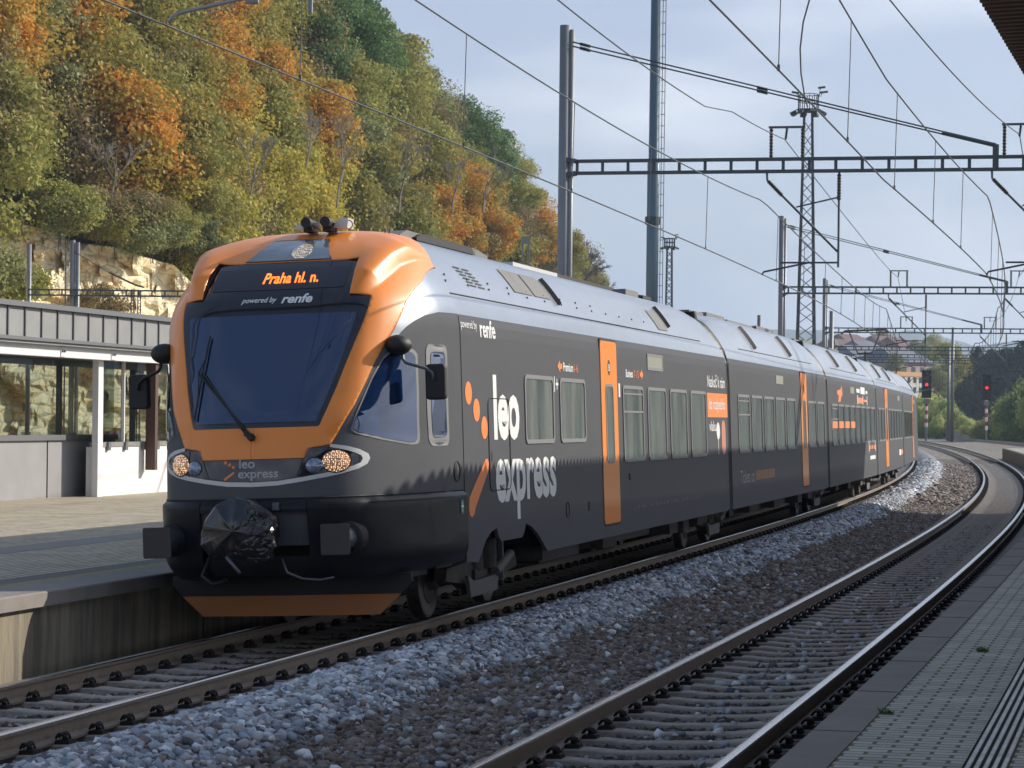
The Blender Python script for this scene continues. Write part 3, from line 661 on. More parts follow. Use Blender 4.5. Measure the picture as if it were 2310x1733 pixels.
# buffers
for sg in (1, -1):
    mb = MB(); mb.prism(rrect(sg*.857-.138, sg*.857+.138, .815, 1.10, .02), lambda x, y, t: Vector((x, -1.27+t, y)), 0, .025)
    b_ = B(mb, 'buffer', m_buf); md = b_.modifiers.new('b', 'BEVEL'); md.width = .006; md.segments = 2
    mb = MB(); mb.tube([(sg*.857, -1.245, .958), (sg*.857, -1.05, .958), (sg*.857, -.72, .958)], [.085, .105, .115], 24); B(mb, 'buffer_shank', m_bufs, b_, True)
    mb = MB(); mb.tube([(sg*.857, -.93, .958), (sg*.857, -.70, .958)], [.15, .15], 24); B(mb, 'buffer_collar', m_rub, b_, True)
# covered coupler
rg = random.Random(3); rows = []; NA = 72
cr_ = [(-.02, 1.37), (.11, 1.35), (.22, 1.27), (.305, 1.15), (.325, .98), (.29, .82), (.17, .76), (.04, .765), (-.10, .80), (-.29, .80), (-.385, .93), (-.35, 1.13), (-.22, 1.30)]
cc0 = (-.02, 1.06)
def crad(a):
    best = .3; dx, dz = math.cos(a), math.sin(a)
    for i in range(len(cr_)):
        x1, y1 = cr_[i][0]-cc0[0], cr_[i][1]-cc0[1]; x2, y2 = cr_[(i+1) % len(cr_)][0]-cc0[0], cr_[(i+1) % len(cr_)][1]-cc0[1]
        den = dx*(y2-y1)-dz*(x2-x1)
        if abs(den) < 1e-9: continue
        t = (x1*(y2-y1)-y1*(x2-x1))/den; q = (x1*dz-y1*dx)/den
        if t > 0 and -.001 <= q <= 1.001: best = t
    return best
from mathutils import noise as mn
for k in range(26):
    f = k/25.; rr = f/.62 if f < .62 else 1.0; y = -1.52+.05*min(1, f/.62)**2+(0 if f < .62 else (f-.62)*1.15); row = []
    for j in range(NA):
        a = 2*math.pi*j/NA; q = .93*crad(a)*min(1, rr)*(1 if f < .62 else 1-.25*((f-.62)/.38)**2)
        rw = min(1, rr); qx, qz = math.cos(a)*rw, math.sin(a)*rw; ed = max(0, rw-.35)/.65; w = mn.noise(Vector((qx*1.6, qz*1.6, 2)))*.03+abs(math.sin(a*4+.5))*.018*rw+(abs(mn.noise(Vector((qx*5+4, qz*5, f*9))))+abs(mn.noise(Vector((qx*9, qz*9+3, f*14))))*.6)*.055*ed*(.15+1.1*max(0, math.cos(a+.3)))
        row.append(Vector((cc0[0]+math.cos(a)*(q+w*.8*min(1, rr)), y+w*(.9 if f < .62 else .2)-.035*(1-min(1, rr)), cc0[1]+math.sin(a)*(q+w*.8*min(1, rr)))))
    rows.append(row)
mb = MB(); mb.grid(rows, closed=True); cov = B(mb, 'coupler_cover', m_bag, smooth=False)
mb = MB(); mb.tube([(-.09, -1.53, .83), (.04, -1.55, .68)], .016, 10); B(mb, 'coupler_handle', m_bufs, cov, True)
mb = MB(); mb.box((-.16, -1.4, .9), (.16, -.7, 1.2)); B(mb, 'coupler_shank', m_rub)
mb = MB(); mb.tube([(.30, -1.12, .78), (.36, -1.16, .66), (.48, -1.1, .60), (.62, -1.0, .58), (.74, -.95, .60)], .012, 6); B(mb, 'brake_hose', m_bufs, smooth=True)
mb = MB(); mb.tube([(-.42, -1.06, .80), (-.46, -1.16, .64), (-.36, -1.18, .56), (-.24, -1.1, .60)], .02, 8); B(mb, 'brake_hose', m_rub, smooth=True)
for v, z in ((.25, 1.27), ): B(MB().box((v-.03, -1.12, z-.04), (v+.03, -1.06, z+.03)), 'socket', m_bufs)
# wiper
mb = MB(); piv = nose(.0, 1.90, .05)
for a, b in (((.005, 1.90), (-.43, 2.50)), ((-.03, 1.915), (-.405, 2.51))):
    mb.tube([nose(a[0]+(b[0]-a[0])*t, a[1]+(b[1]-a[1])*t, .055) for t in np.linspace(0, 1, 8)], .011, 6)
mb.cyl(nose(0, 1.895, .02), nose(0, 1.895, .075), .035, 14); mb.bar(nose(-.035, 1.92, .06), nose(.015, 1.885, .06), .05, .03)
w_ = B(mb, 'wiper', m_rub)
mb = MB(); mb.tube([nose(-.417+.018*t, 2.07+.79*t, .035) for t in np.linspace(0, 1, 9)], .010, 6)
for t in (.3, .5, .7): mb.bar(nose(-.417+.018*t, 2.07+.79*t, .045), nose(-.425, 2.50, .062), .01)
B(mb, 'wiper_blade', m_rub, w_)
# cab side windows
for sg in (1, -1):
    tri = [(.612, 1.952), (.665, 2.22), (.71, 2.45), (.755, 2.633), (.785, 2.69), (.82, 2.718), (.86, 2.72), (.885, 2.70), (.898, 2.66), (.903, 2.3), (.900, 1.83), (.893, 1.80), (.87, 1.795), (.762, 1.848), (.64, 1.915)]
    fr = B(onnose([(sg*a, b) for a, b in tri], .005, .05), 'cab_side_window', m_pfr, smooth=True)
    cx, cy = .80, 2.2
    inn = [(cx+(a-cx)*.925-.002, cy+(b-cy)*.945) for a, b in tri]
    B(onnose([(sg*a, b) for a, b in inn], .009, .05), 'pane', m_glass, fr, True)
    nw = rrect(.36, .85, 1.78, 2.765, .09)
    f2 = B(patch([(sg*uof(s, z), z) for s, z in nw], lambda u, z: nose(u, z, .005), .03), 'cab_door_window', m_pfr, smooth=True)
    nw = rrect(.44, .78, 1.86, 2.69, .06)
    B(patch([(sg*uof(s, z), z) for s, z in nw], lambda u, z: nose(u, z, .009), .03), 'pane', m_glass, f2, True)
    # mirrors
    b0 = nose(sg*.80, 2.74, .02); mb = MB()
    rows = [[b0+Vector((sg*math.cos(p)*.13+sg*.03, math.sin(p)*math.cos(a)*.15, math.sin(p)*math.sin(a)*.10)) for a in [2*math.pi*k/16 for k in range(16)]] for p in np.linspace(0.02, math.pi-.02, 10)]
    mb.grid(rows, closed=True); mr = B(mb, 'mirror_mount', m_rub, smooth=True)
    mb = MB(); st = b0+Vector((sg*.07, .0, -.05))
    mb.tube([st, st+Vector((0, 0, -.08)), st+Vector((sg*.03, 0, -.12)), (sg*1.42, -.05, 2.515), (sg*1.48, -.04, 2.47), (sg*1.49, -.04, 2.40)], .017, 8); B(mb, 'mirror_arm', m_bufs if sg > 0 else m_rub, mr, True)
    mb = MB(); mb.prism(rrect(sg*1.50-.10, sg*1.50+.10, 2.215, 2.555, .04), lambda x, y, t: Vector((x, t, y)), -.02, .08)
    mm_ = B(mb, 'mirror_housing', m_rub, mr); md = mm_.modifiers.new('b', 'BEVEL'); md.width = .02; md.segments = 3
# roof horns
mb = MB()
for v in (.0, .20): mb.tube([(v+.02, .72, 4.02), (v+.02, .80, 4.02), (v+.02, .86, 4.02), (v+.03, 1.1, 4.02)], [.052, .055, .03, .03], 18)
for v in (.0, .20): mb.box((v-.03, .8, 3.93), (v+.06, 1.0, 3.985))
hn = B(mb, 'roof_horn', m_rub, smooth=False)
mb = MB()
for P in ([(-.17, 3.975), (-.05, 4.055), (-.02, 4.04), (-.02, 3.96)], [(.24, 3.97), (.33, 4.07), (.41, 4.06), (.40, 3.96)], [(.05, 3.99), (.12, 4.0), (.12, 4.03), (.05, 4.03)]): mb.prism(P, lambda x, y, t: Vector((x, t, y)), .88, 1.08)
B(mb, 'horn_bracket', m_silf, hn)
mb = MB(); mb.tube([(.40+.05*math.sin(a), .9, 3.995+.045*math.cos(a)) for a in np.linspace(0, math.pi, 10)], .006, 6); mb.cyl((.70, 1.2, 3.88), (.70, 1.2, 3.965), .012, 8); mb.cyl((.745, 1.2, 3.87), (.745, 1.2, 3.96), .012, 8); B(mb, 'antenna', m_bufs, hn)
# ---- carriage bodies
def body(i, s0, s1, M, taper0, taper1):
    zd = [.9, 1.5, 2.6, 2.75, 2.9, 3.0, 3.087]; zr = [3.087, 3.18, 3.3, 3.42, 3.53, 3.63, 3.71, 3.77, 3.82, 3.86, 3.90, 3.93, 3.95, 3.96]
    B(MB().grid([[(-Wz(z), s, z) for z in zd[::-1]] for s in (s0, s1)]).grid([[(Wz(z), s, z) for z in zd] for s in (s0, s1)]), 'body_side', m_body, smooth=False, M=M)
    ss = sorted(set([s0, s0+.5, s0+1.4, s0+2.6]+list(np.arange(s0+3, s1-3, 1.5))+[s1-2.6, s1-1.4, s1-.5, s1]))
    def k(s):
        a = 1
        if taper0: a = min(a, .82+.18*min(1, max(0, (s-s0)/2.2))**.6)
        if taper1: a = min(a, .82+.18*min(1, max(0, (s1-s)/2.2))**.6)
        return a
    rows = []
    for s in ss:
        h = [(Wz(z), s, 3.087+(z-3.087)*k(s)) for z in zr]; rows.append([(-x, y, z) for x, y, z in h]+h[::-1])
    B(MB().grid(rows), 'roof', m_silver, smooth=True, M=M)
    mb = MB()
    for e in ((s0, s1) if i else (s1,)): mb.add([(x*.995, e, z) for x, y, z in [(Wz(q), 0, q) for q in zd]+[(Wz(q), 0, 3.087+(q-3.087)*.82) for q in zr[1:]]]+[(-x*.995, e, z) for x, y, z in ([(Wz(q), 0, q) for q in zd]+[(Wz(q), 0, 3.087+(q-3.087)*.82) for q in zr[1:]])[::-1]], [tuple(range(2*(len(zd)+len(zr)-1)))])
    B(mb, 'end_wall', m_rub, M=M)
    mb = MB()
    a0 = s0+.03 if i else SE+.02
    for sg in (1, -1):
        mb.tube([(sg*(Wz(3.3)+.002), a, 3.3) for a in np.linspace(a0+(2 if taper0 else 0), s1-2, 4)], .008, 4)
    B(mb, 'roof_seam', m_seam, M=M)
def skirt(P, M, name='side_skirt'):
    for sg in (1, -1):
        mb = MB(); mb.prism(P, lambda x, y, t: Vector((sg*t, x, y)), 1.37, 1.41); B(mb, name, m_body, M=M)
def window(s0, s1, z0, z1, M, vent=False, r=.09):
    for sg in (1, -1):
        f = lambda x, y, t: Vector((sg*t, x, y)); mb = MB(); o_ = rrect(s0, s1, z0, z1, r); i_ = rrect(s0+.045, s1-.045, z0+.045, z1-.045, r-.03)
        ring(mb, o_, i_, f, 1.40, 1.424); w = B(mb, 'window', m_pfr, M=M)
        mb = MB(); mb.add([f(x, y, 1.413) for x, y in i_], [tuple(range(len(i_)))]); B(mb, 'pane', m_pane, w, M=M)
        if vent:
            mb = MB(); mb.box((sg*1.41, s0+.05, z1-.36), (sg*1.422, s1-.05, z1-.335)); mb.box((sg*1.41, s0+.05, z1-.12), (sg*1.42, s1-.05, z1-.10)); B(mb, 'vent_bar', m_pfr, w, M=M)
def door(s0, s1, M, z0=.725, z1=3.045):
    for sg in (1, -1):
        f = lambda x, y, t: Vector((sg*t, x, y)); mb = MB(); mb.prism(rrect(s0-.03, s1+.03, z0-.03, z1+.03, .09), f, 1.36, 1.4135); fr = B(mb, 'door', m_seam, M=M)
        zz = rrect(s0, s1, z0, z1, .07); mb = MB(); mb.prism(zz, f, 1.40, 1.4185); B(mb, 'door_leaf', m_or, fr, M=M)
        a, b = s0+.24*(s1-s0), s0+.74*(s1-s0); mb = MB(); ring(mb, rrect(a, b, 1.49, 2.50, .10), rrect(a+.035, b-.035, 1.525, 2.465, .07), f, 1.41, 1.424); B(mb, 'door_window_frame', m_pfr, fr, M=M)
        mb = MB(); mb.add([f(x, y, 1.4195) for x, y in rrect(a+.035, b-.035, 1.525, 2.465, .07)], [tuple(range(20))]); B(mb, 'door_window', m_pane, fr, M=M)
    mb = MB(); mb.add([(1.4215, x, y) for x, y in circ(s0+.5*(s1-s0), 2.71, .075, .10)], [tuple(range(20))]); bl = B(mb, 'door_sign', m_seam, M=M)
    return fr
fs = lambda s, z: Vector((Wz(z)+.004, s, z))
arch = [(SE, .90), (SE, .61), (1.81, .585), (1.95, .68), (2.15, .80), (2.4, .875), (2.62, .90)]
body(0, SE, LEN1-.10, M1, False, True)
skirt(arch, M1); skirt([(3.95, .90), (4.2, .86), (4.5, .77), (4.75, .66), (4.98, .55), (LEN1-.35, .575), (LEN1-.12, .60), (LEN1-.12, .90)], M1)
skirt([(2.62, .90), (2.7, .80), (2.8, .755), (3.75, .755), (3.85, .80), (3.95, .90)], M1, 'bogie_bracket')
mb = MB()
for z in (.62, 1.0, 1.33): pass
mb.tube([side(SE+.0, z, .001) for z in np.linspace(.62, 3.07, 20)], .006, 4); B(mb, 'cab_joint', m_seam)
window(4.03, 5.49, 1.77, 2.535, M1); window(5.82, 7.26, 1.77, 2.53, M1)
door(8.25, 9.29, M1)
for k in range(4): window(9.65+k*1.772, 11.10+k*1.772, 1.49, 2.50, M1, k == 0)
B(txt('powered by', 1.37, 2.02, 2.93, 3.04, fs), 'side_lettering', m_white); B(txt('renfe', 2.14, 2.79, 2.88, 3.07, fs, bold=.02), 'side_lettering', m_white)
B(txt('leo', 2.60, 3.76, 1.815, 2.505, fs, bold=.035), 'side_lettering', m_white)
B(txt('express', 2.62, 5.52, .96, 1.62, fs, bold=.03), 'side_lettering', m_white)
mb = MB()
for a, b in ((1.57, 2.30), (1.88, 2.13), (2.19, 1.95)): mb.add([fs(x, y) for x, y in circ(a, b, .135, .118, 24)], [tuple(range(24))])
mb.add([fs(x, y) for x, y in [(1.49, 1.25), (1.46, 1.15), (1.49, 1.07), (1.58, 1.045), (1.68, 1.08), (1.73, 1.14), (2.33, 1.52), (2.33, 1.59), (2.28, 1.63), (2.2, 1.625), (2.12, 1.58)]], [tuple(range(11))]); B(mb, 'side_logo_mark', m_orf)
def arrow(x, y, d, mb): mb.add([fs(x+d*a, y+b) for a, b in [(-.14, 0), (0, .075), (0, .03), (.11, .03), (.11, -.03), (0, -.03), (0, -.075)]], [tuple(range(7))])
for ax_, ad_ in ((5.90, 1), (11.04, -1)): mb = MB(); arrow(ax_, 2.665, ad_, mb); B(mb, 'seat_arrow', m_orf)
B(txt('1-6', 6.68, 6.90, 2.61, 2.71, fs), 'seat_numbers', m_orf); B(txt('7-15', 10.50, 10.84, 2.61, 2.71, fs), 'seat_numbers', m_orf)
for q_ in (('Premium', 6.07, 6.62, 2.61, 2.715), ('Business', 9.93, 10.42, 2.61, 2.715), ('1+', 5.55, 5.77, 2.36, 2.54), ('1', 9.40, 9.50, 2.34, 2.52)): B(txt(*q_, fs, bold=.02), 'seat_sign', m_white)
B(txt('B', 8.73, 8.81, 2.665, 2.755, lambda s, z: Vector((1.4235, s, z)), bold=.02), 'door_letter', m_white)
B(txt('Naskoč k nám', 16.66, 18.42, 2.575, 2.78, fs, bold=.01), 'slogan', m_white); B(txt('vlaku', 16.72, 17.42, 1.88, 2.04, fs, bold=.01), 'slogan', m_white)
sb = B(MB().add([fs(16.58, 2.10), fs(18.66, 2.10), fs(18.66, 2.485), fs(16.58, 2.485)], [(0, 1, 2, 3)]), 'slogan_panel', m_orf)
B(txt('do rozjetého', 16.72, 18.36, 2.17, 2.40, lambda s, z: fs(s, z)+Vector((.003, 0, 0)), bold=.01), 'slogan', m_white, sb)
mb = MB()
for a, b in ((17.6, 1.88), ): mb.add([fs(x, y) for x, y in circ(a, b, .17, .14)], [tuple(range(20))]); mb.add([fs(x, y) for x, y in rrect(a-.02, a+.02, 1.5, 1.74, .01)], [tuple(range(20))])
B(mb, 'round_sticker', m_white)
mb = MB(); mb.add([fs(x, y) for x, y in rrect(17.95, 18.35, 1.5, 2.05, .15)], [tuple(range(20))]); B(mb, 'cartoon_sticker', mat('sticker_pink', (.55, .22, .15), .5))
mb = MB(); mb.add([(1.4145, x, y) for x, y in rrect(11.55, 12.66, 2.775, 2.93, .02)], [tuple(range(20))]); B(mb, 'route_display', m_sign)
mb = MB(); ring(mb, rrect(11.50, 12.71, 2.735, 2.965, .03), rrect(11.55, 12.66, 2.775, 2.93, .02), lambda x, y, t: Vector((t, x, y)), 1.40, 1.418); B(mb, 'display_frame', m_pfr)
# hatch outline, small marks
mb = MB(); h_ = rrect(2.36, 3.29, 1.295, 2.255, .09); mb.tube([fs(x, y) for x, y in h_+h_[:1]], .006, 4, cap=False); B(mb, 'side_hatch', m_seam)
mb = MB(); 
for s, z, r in ((1.07, 1.52, .10), (6.1, .98, .09)): mb.tube([side(s+r*math.cos(a), z+r*math.sin(a), .004) for a in np.linspace(0, 6.283, 20)], .005, 4, cap=False)
B(mb, 'jacking_cap', m_seam)
mb = MB(); mb.add([fs(x, y) for x, y in rrect(2.45, 2.5, 1.6, 1.7, .02)], [tuple(range(20))]); mb.box((1.41, 7.28, .93), (1.416, 7.38, 1.04)); mb.box((1.40, 9.95, 1.25), (1.418, 10.05, 1.34)); B(mb, 'side_fitting', m_seam)
mb = MB()
for k in range(26):
    s = 10.3+k*.21+(k % 3)*.05; mb.box((1.409, s, .86), (1.413, s+.07+(k % 4)*.03, .885+(k % 2)*.015))
B(mb, 'small_marking', m_gry)
mb = MB(); mb.add([side(s, z, .055) for s, z in [(1.0, 1.1), (1.1, 1.1), (1.1, 1.24), (1.0, 1.24)]], [(0, 1, 2, 3)]); g_ = B(mb, 'green_cross_label', mat('label_green', (.04, .16, .16), .5))
mb = MB(); mb.add([side(s, z, .058) for s, z in [(1.04, 1.12), (1.06, 1.12), (1.06, 1.22), (1.04, 1.22)]], [(0, 1, 2, 3)]); mb.add([side(s, z, .058) for s, z in [(1.01, 1.165), (1.09, 1.165), (1.09, 1.185), (1.01, 1.185)]], [(0, 1, 2, 3)]); B(mb, 'label_cross', m_white, g_)
# silver roof details of the first carriage
def roofp(s, z, off=.006): return Vector((Wz(z)+off*.8, s, z+off*.5))
mb = MB()
for r in range(6):
    for c in range(2):
        s = 2.12+c*.36+r*.055; z = 3.625-r*.036-c*.004; mb.add([roofp(s, z), roofp(s+.27, z-.004), roofp(s+.28, z-.02), roofp(s+.01, z-.016)], [(0, 1, 2, 3)])
B(mb, 'roof_vent_slot', m_seam)
def roofpanel(s0, s1, z0, z1, sk, name, m, off=.008):
    mb = MB(); zz = np.linspace(z0, z1, 7); mb.grid([[roofp(s+sk*(z1-z)/(z1-z0), z, off) for z in zz] for s in (s0, s1)]); return B(mb, name, m)
roofpanel(4.35, 5.25, 3.47, 3.73, .15, 'roof_grille', m_gry); roofpanel(5.35, 6.2, 3.47, 3.73, .15, 'roof_grille', m_gry)
roofpanel(13.0, 13.75, 3.36, 3.64, .2, 'roof_grille', m_gry)
for a in (6.45, 13.95):
    mb = MB(); mb.grid([[roofp(a+.2*(3.72-z)/.3+ds, z, of) for z in np.linspace(3.42, 3.72, 8)] for ds, of in ((-.04, .0), (0, .05), (.05, .0))]); B(mb, 'roof_fin', m_seam)
mb = MB()
for z, a, b in ((3.50, 1.5, 9), (3.43, 1.4, 13)):
    for s in np.arange(a, b, .9): mb.box((Wz(z)-.004, s, z-.012), (Wz(z)+.008, s+.03, z+.012))
B(mb, 'roof_rivet', m_seam)
mb = MB(); mb.prism([(1.55, 3.93), (1.8, 3.99), (4.6, 3.99), (5.2, 3.94), (5.2, 3.90), (1.55, 3.90)], lambda x, y, t: Vector((t, x, y)), .2, .75); B(mb, 'roof_box', m_gry)
mb = MB(); mb.prism([(2.0, 3.93), (2.2, 3.975), (4.3, 3.975), (4.4, 3.9), (2.0, 3.9)], lambda x, y, t: Vector((t, x, y)), .752, .80); B(mb, 'roof_box', m_seam)
for a, b, z1, mm in ((7, 9.5, 3.99, m_silf), (9.5, 13.2, 3.99, m_seam), (14.2, 15.2, 4.03, m_gry), (15.6, 16.3, 4.0, m_seam)):
    mb = MB(); mb.box((.3, a, 3.9), (.62, b, z1)); B(mb, 'roof_box', mm)
mb = MB(); mb.tube([(.4, 16.3, 4.05), (.4, 16.9, 4.06), (.4, 17.8, 3.95), (.4, 18.3, 3.75), (.4, 18.6, 3.6)], .012, 6); mb.tube([(.3, 16.3, 4.03), (.3, 17.2, 4.03), (.3, 18.2, 3.8), (.3, 18.5, 3.62)], .012, 6); B(mb, 'roof_cable', m_seam)
# bogies
def wheelset(s, M):
    for sg in (1, -1):
        mb = MB(); x = sg*.75
        mb.tube([(x+sg*.065, s, .40), (x+sg*.06, s, .40), (x-sg*.065, s, .40), (x-sg*.07, s, .40)], [.36, .385, .39, .42], 36)
        w = B(mb, 'wheel', m_whl, M=M, smooth=False)
        mb = MB(); mb.tube([(x+sg*.07, s, .40), (x+sg*.075, s, .40)], [.24, .23], 28); mb.tube([(x+sg*.075, s, .40), (x+sg*.16, s, .40)], [.11, .09], 20); B(mb, 'axle_box', m_bog, w, M=M)
def bogie(s, M, wb=1.25):
    for sg in (1, -1):
        mb = MB(); x = sg*1.02
        mb.prism([(-wb-.3, .40), (-wb-.25, .52), (-.55, .56), (-.35, .44), (.35, .44), (.55, .56), (wb+.25, .52), (wb+.3, .40), (.9, .34), (.6, .26), (-.6, .26), (-.9, .34)], lambda a, b, t: Vector((sg*t, s+a, b)), .95, 1.08)
        for a in (-.3, .3): mb.tube([(x, s+a, .44), (x, s+a, .76)], .14, 14)
        mb.box((min(x-.06, x+.1), s-.5, .2), (max(x-.06, x+.1), s-.42, .46)); mb.box((min(x-.06, x+.1), s+.42, .2), (max(x-.06, x+.1), s+.5, .46))
        b_ = B(mb, 'bogie_frame', m_bog, M=M)
        mb = MB(); mb.prism([(-.75, .42), (-.65, .19), (.45, .20), (.58, .40), (.4, .37), (-.5, .35)], lambda a, b, t: Vector((sg*t, s+a-.2, b)), 1.12, 1.16); mb.tube([(sg*1.15, s+.25, .40), (sg*1.15, s+.95, .56)], .055, 12); mb.box((min(sg*1.1, sg*1.15), s+.6, .3), (max(sg*1.1, sg*1.15), s+.66, .8)); B(mb, 'damper', m_bog2, b_, M=M)
    for a in (-wb, wb): wheelset(s+a, M)
bogie(3.28, M1)
mb = MB(); mb.box((-1.1, SE, .55), (1.1, 1.9, 1.0)); mb.box((-1.2, 5.0, .62), (1.2, LEN1-1.5, .9)); mb.box((-1.0, 6.3, .35), (1.0, 8.6, .62)); mb.box((-1.0, 10.3, .4), (1.0, 13.5, .62)); B(mb, 'underframe', m_rub)
for s, w, z in ((5.4, .8, .42), (8.9, .9, .4), (13.8, .7, .38), (15.0, .5, .35)): B(MB().box((.9, s, z), (1.25, s+w, .60)), 'underfloor_box', m_bog)
# other carriages
for i in range(1, 5):
    M, ln = carM(i); e = ln-.10
    body(i, .10, e, M, True, True)
    if i == 4: skirt([(.12, .90), (.12, .60), (e-2, .60), (e-2, .90)], M)
    else: skirt([(.12, .90), (.12, .60), (.35, .575), (e-.25, .575), (e, .60), (e, .90)], M)
    if i == 1:
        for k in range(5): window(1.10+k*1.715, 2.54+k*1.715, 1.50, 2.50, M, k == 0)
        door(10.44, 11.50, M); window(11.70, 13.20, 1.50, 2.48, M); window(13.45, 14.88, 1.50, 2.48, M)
        mb = MB(); txt('Tickets on', 1.2, 3.0, .98, 1.2, fs, mb); B(mb, 'side_lettering', m_grl, M=M)
        mb = MB()
        for k in range(9): mb.add([fs(x, y) for x, y in rrect(3.2+k*.3, 3.42+k*.3, 1.0, 1.17, .03)], [tuple(range(20))])
        B(mb, 'side_lettering', m_orlow, M=M)
    elif i == 2:
        for k in range(8): window(1.20+k*1.675, 2.62+k*1.675, 1.50, 2.46, M, k == 0)
        mb = MB()
        for k in range(4): mb.add([(1.4165, x, y) for x, y in rrect(1.27+k*1.675, 2.55+k*1.675, 1.90, 2.06, .01)], [tuple(range(20))])
        mb.add([fs(x, y) for x, y in rrect(8.75, 10.2, 2.53, 2.68, .02)], [tuple(range(20))]); mb.add([fs(x, y) for x, y in rrect(10.5, 11.6, 2.58, 2.64, .02)], [tuple(range(20))])
        mb.add([fs(x, y) for x, y in [(2.9, 2.52), (3.1, 2.66), (2.7, 2.7), (2.7, 2.78), (3.6, 2.82), (4.0, 2.92), (4.1, 2.7), (3.7, 2.62), (3.5, 2.52)]], [tuple(range(9))])
        for k in range(3): mb.add([fs(x, y) for x, y in rrect(12.0+k*.8, 12.5+k*.8, 1.32, 1.42, .02)], [tuple(range(20))])
        B(mb, 'orange_graphic', m_orf, M=M)
        mb = MB()
        for a, b, c_, d in ((1.16, 1.24, 1.86, 2.12), (8.5, 8.7, 2.5, 2.74), (10.25, 10.4, 2.5, 2.74), (11.65, 11.8, 2.5, 2.74), (8.3, 9.3, 2.8, 2.9), (9.6, 11.0, 2.78, 2.96), (11.3, 11.9, 2.8, 2.88), (12.3, 14.2, 1.04, 1.14), (11.9, 12.05, 1.25, 1.5), (14.2, 14.35, 1.25, 1.5)): mb.add([fs(x, y) for x, y in rrect(a, b, c_, d, .02)], [tuple(range(20))])
        B(mb, 'white_graphic', m_white, M=M)
    elif i == 3:
        window(1.15, 2.6, 1.5, 2.46, M); window(2.8, 4.2, 1.5, 2.46, M); door(4.45, 5.9, M)
        for k in range(5): window(6.4+k*1.62, 7.8+k*1.62, 1.5, 2.46, M)
        mb = MB(); mb.add([fs(x, y) for x, y in rrect(13.3, 14.4, 1.0, 1.15, .02)], [tuple(range(20))]); B(mb, 'orange_graphic', m_orf, M=M)
        mb = MB(); mb.add([fs(x, y) for x, y in rrect(12.2, 13.25, .98, 1.17, .02)], [tuple(range(20))]); B(mb, 'white_graphic', m_white, M=M)
    else:
        for k in range(5): window(1.4+k*1.65, 2.85+k*1.65, 1.5, 2.46, M)
        door(10.0, 11.2, M)
        mb = MB(); MF = Matrix(((-1, 0, 0, 0), (0, -1, 0, ln+.9), (0, 0, 1, 0), (0, 0, 0, 1)))
        mb.grid([[MF @ nose0(u, z) for u in us[::2]] for z in zs[::2]]); B(mb, 'cab_shell', m_body, smooth=True, M=M)
    for a in ((6.44,) if i < 3 else (12.,)):
        mb = MB(); mb.add([(Wz(2.85)+.006, x, y) for x, y in rrect(a, a+1.1, 2.76, 2.92, .02)], [tuple(range(20))]); B(mb, 'route_display', m_sign, M=M)
    for a in (4.2, 9.6):
        if i < 4:
            mb = MB(); mb.grid([[(Wz(z)+of, a+.2*(3.72-z)/.3+ds, z+of*.5) for z in np.linspace(3.36, 3.76, 8)] for ds, of in ((-.08, .0), (0, .05), (.1, .0))]); B(mb, 'roof_fin', m_seam, M=M)
    for a, b, z1 in ((1.6, 3.2, 3.99), (3.6, 5.8, 4.03), (6.2, 9.8, 4.0), (10.4, 13.4, 4.04)):
        mb = MB(); mb.box((-.5, a, 3.9), (.55, b, z1)); B(mb, 'roof_box', m_gry, M=M)
    mb = MB(); mb.box((-1.2, .5, .62), (1.2, ln-.5, .9)); mb.box((-1.0, 2.6, .38), (1.0, ln-2.6, .62)); B(mb, 'underframe', m_rub, M=M)
    if i < 4:
        for s, w, z in ((3.4, .8, .42), (6.9, .9, .4), (10.8, .7, .38)): B(MB().box((.9, s, z), (1.25, s+w, .60)), 'underfloor_box', m_bog, M=M)
m_gang = mat('gangway_bellows', (.012, .02, .022), .55)
for i in range(1, 5):
    M, ln = carM(i)
    zr = [.62, 1.5, 2.6, 3.0, 3.2, 3.35, 3.5, 3.6, 3.68, 3.74]; mb = MB(); rows = []
    for s, f in ((-.22, .97), (-.12, 1.012), (-.02, .95), (.02, .95), (.12, 1.012), (.22, .97)):
        h = [(Wz(3.087+(z-3.087)/.82 if z > 3.087 else z)*f, s, z if z < 3.087 else 3.087+(z-3.087)*(1+.05*(f > 1))) for z in zr]; rows.append(h+[(-x, y, z) for x, y, z in h[::-1]])
    mb.grid(rows); mb.prism([(-.16, 3.6), (-.42, 3.86), (-.30, 3.86), (.14, 3.66)], lambda a, b, t: Vector((t, a, b)), .80, .95)
    B(mb, 'gangway', m_gang, M=M); bogie(0, M)
# pantograph
mb = MB(); MP, lnp = carM(4); s0 = 5.0
mb.box((-.5, s0-.6, 3.95), (.5, s0+.6, 4.05)); mb.tube([(0, s0+.3, 4.05), (0, s0-.3, 4.6)], .04, 6)
for sg in (1, -1): mb.tube([(sg*.25, s0-.3, 4.55), (sg*.55, s0+.1, 5.32)], .03, 6)
mb.tube([(-.85, s0+.1, 5.28), (-.7, s0+.1, 5.38), (.7, s0+.1, 5.38), (.85, s0+.1, 5.28)], .04, 6); mb.tube([(-.25, s0-.3, 4.55), (.25, s0-.3, 4.55)], .03, 6)
B(mb, 'pantograph', m_bog2, M=MP)
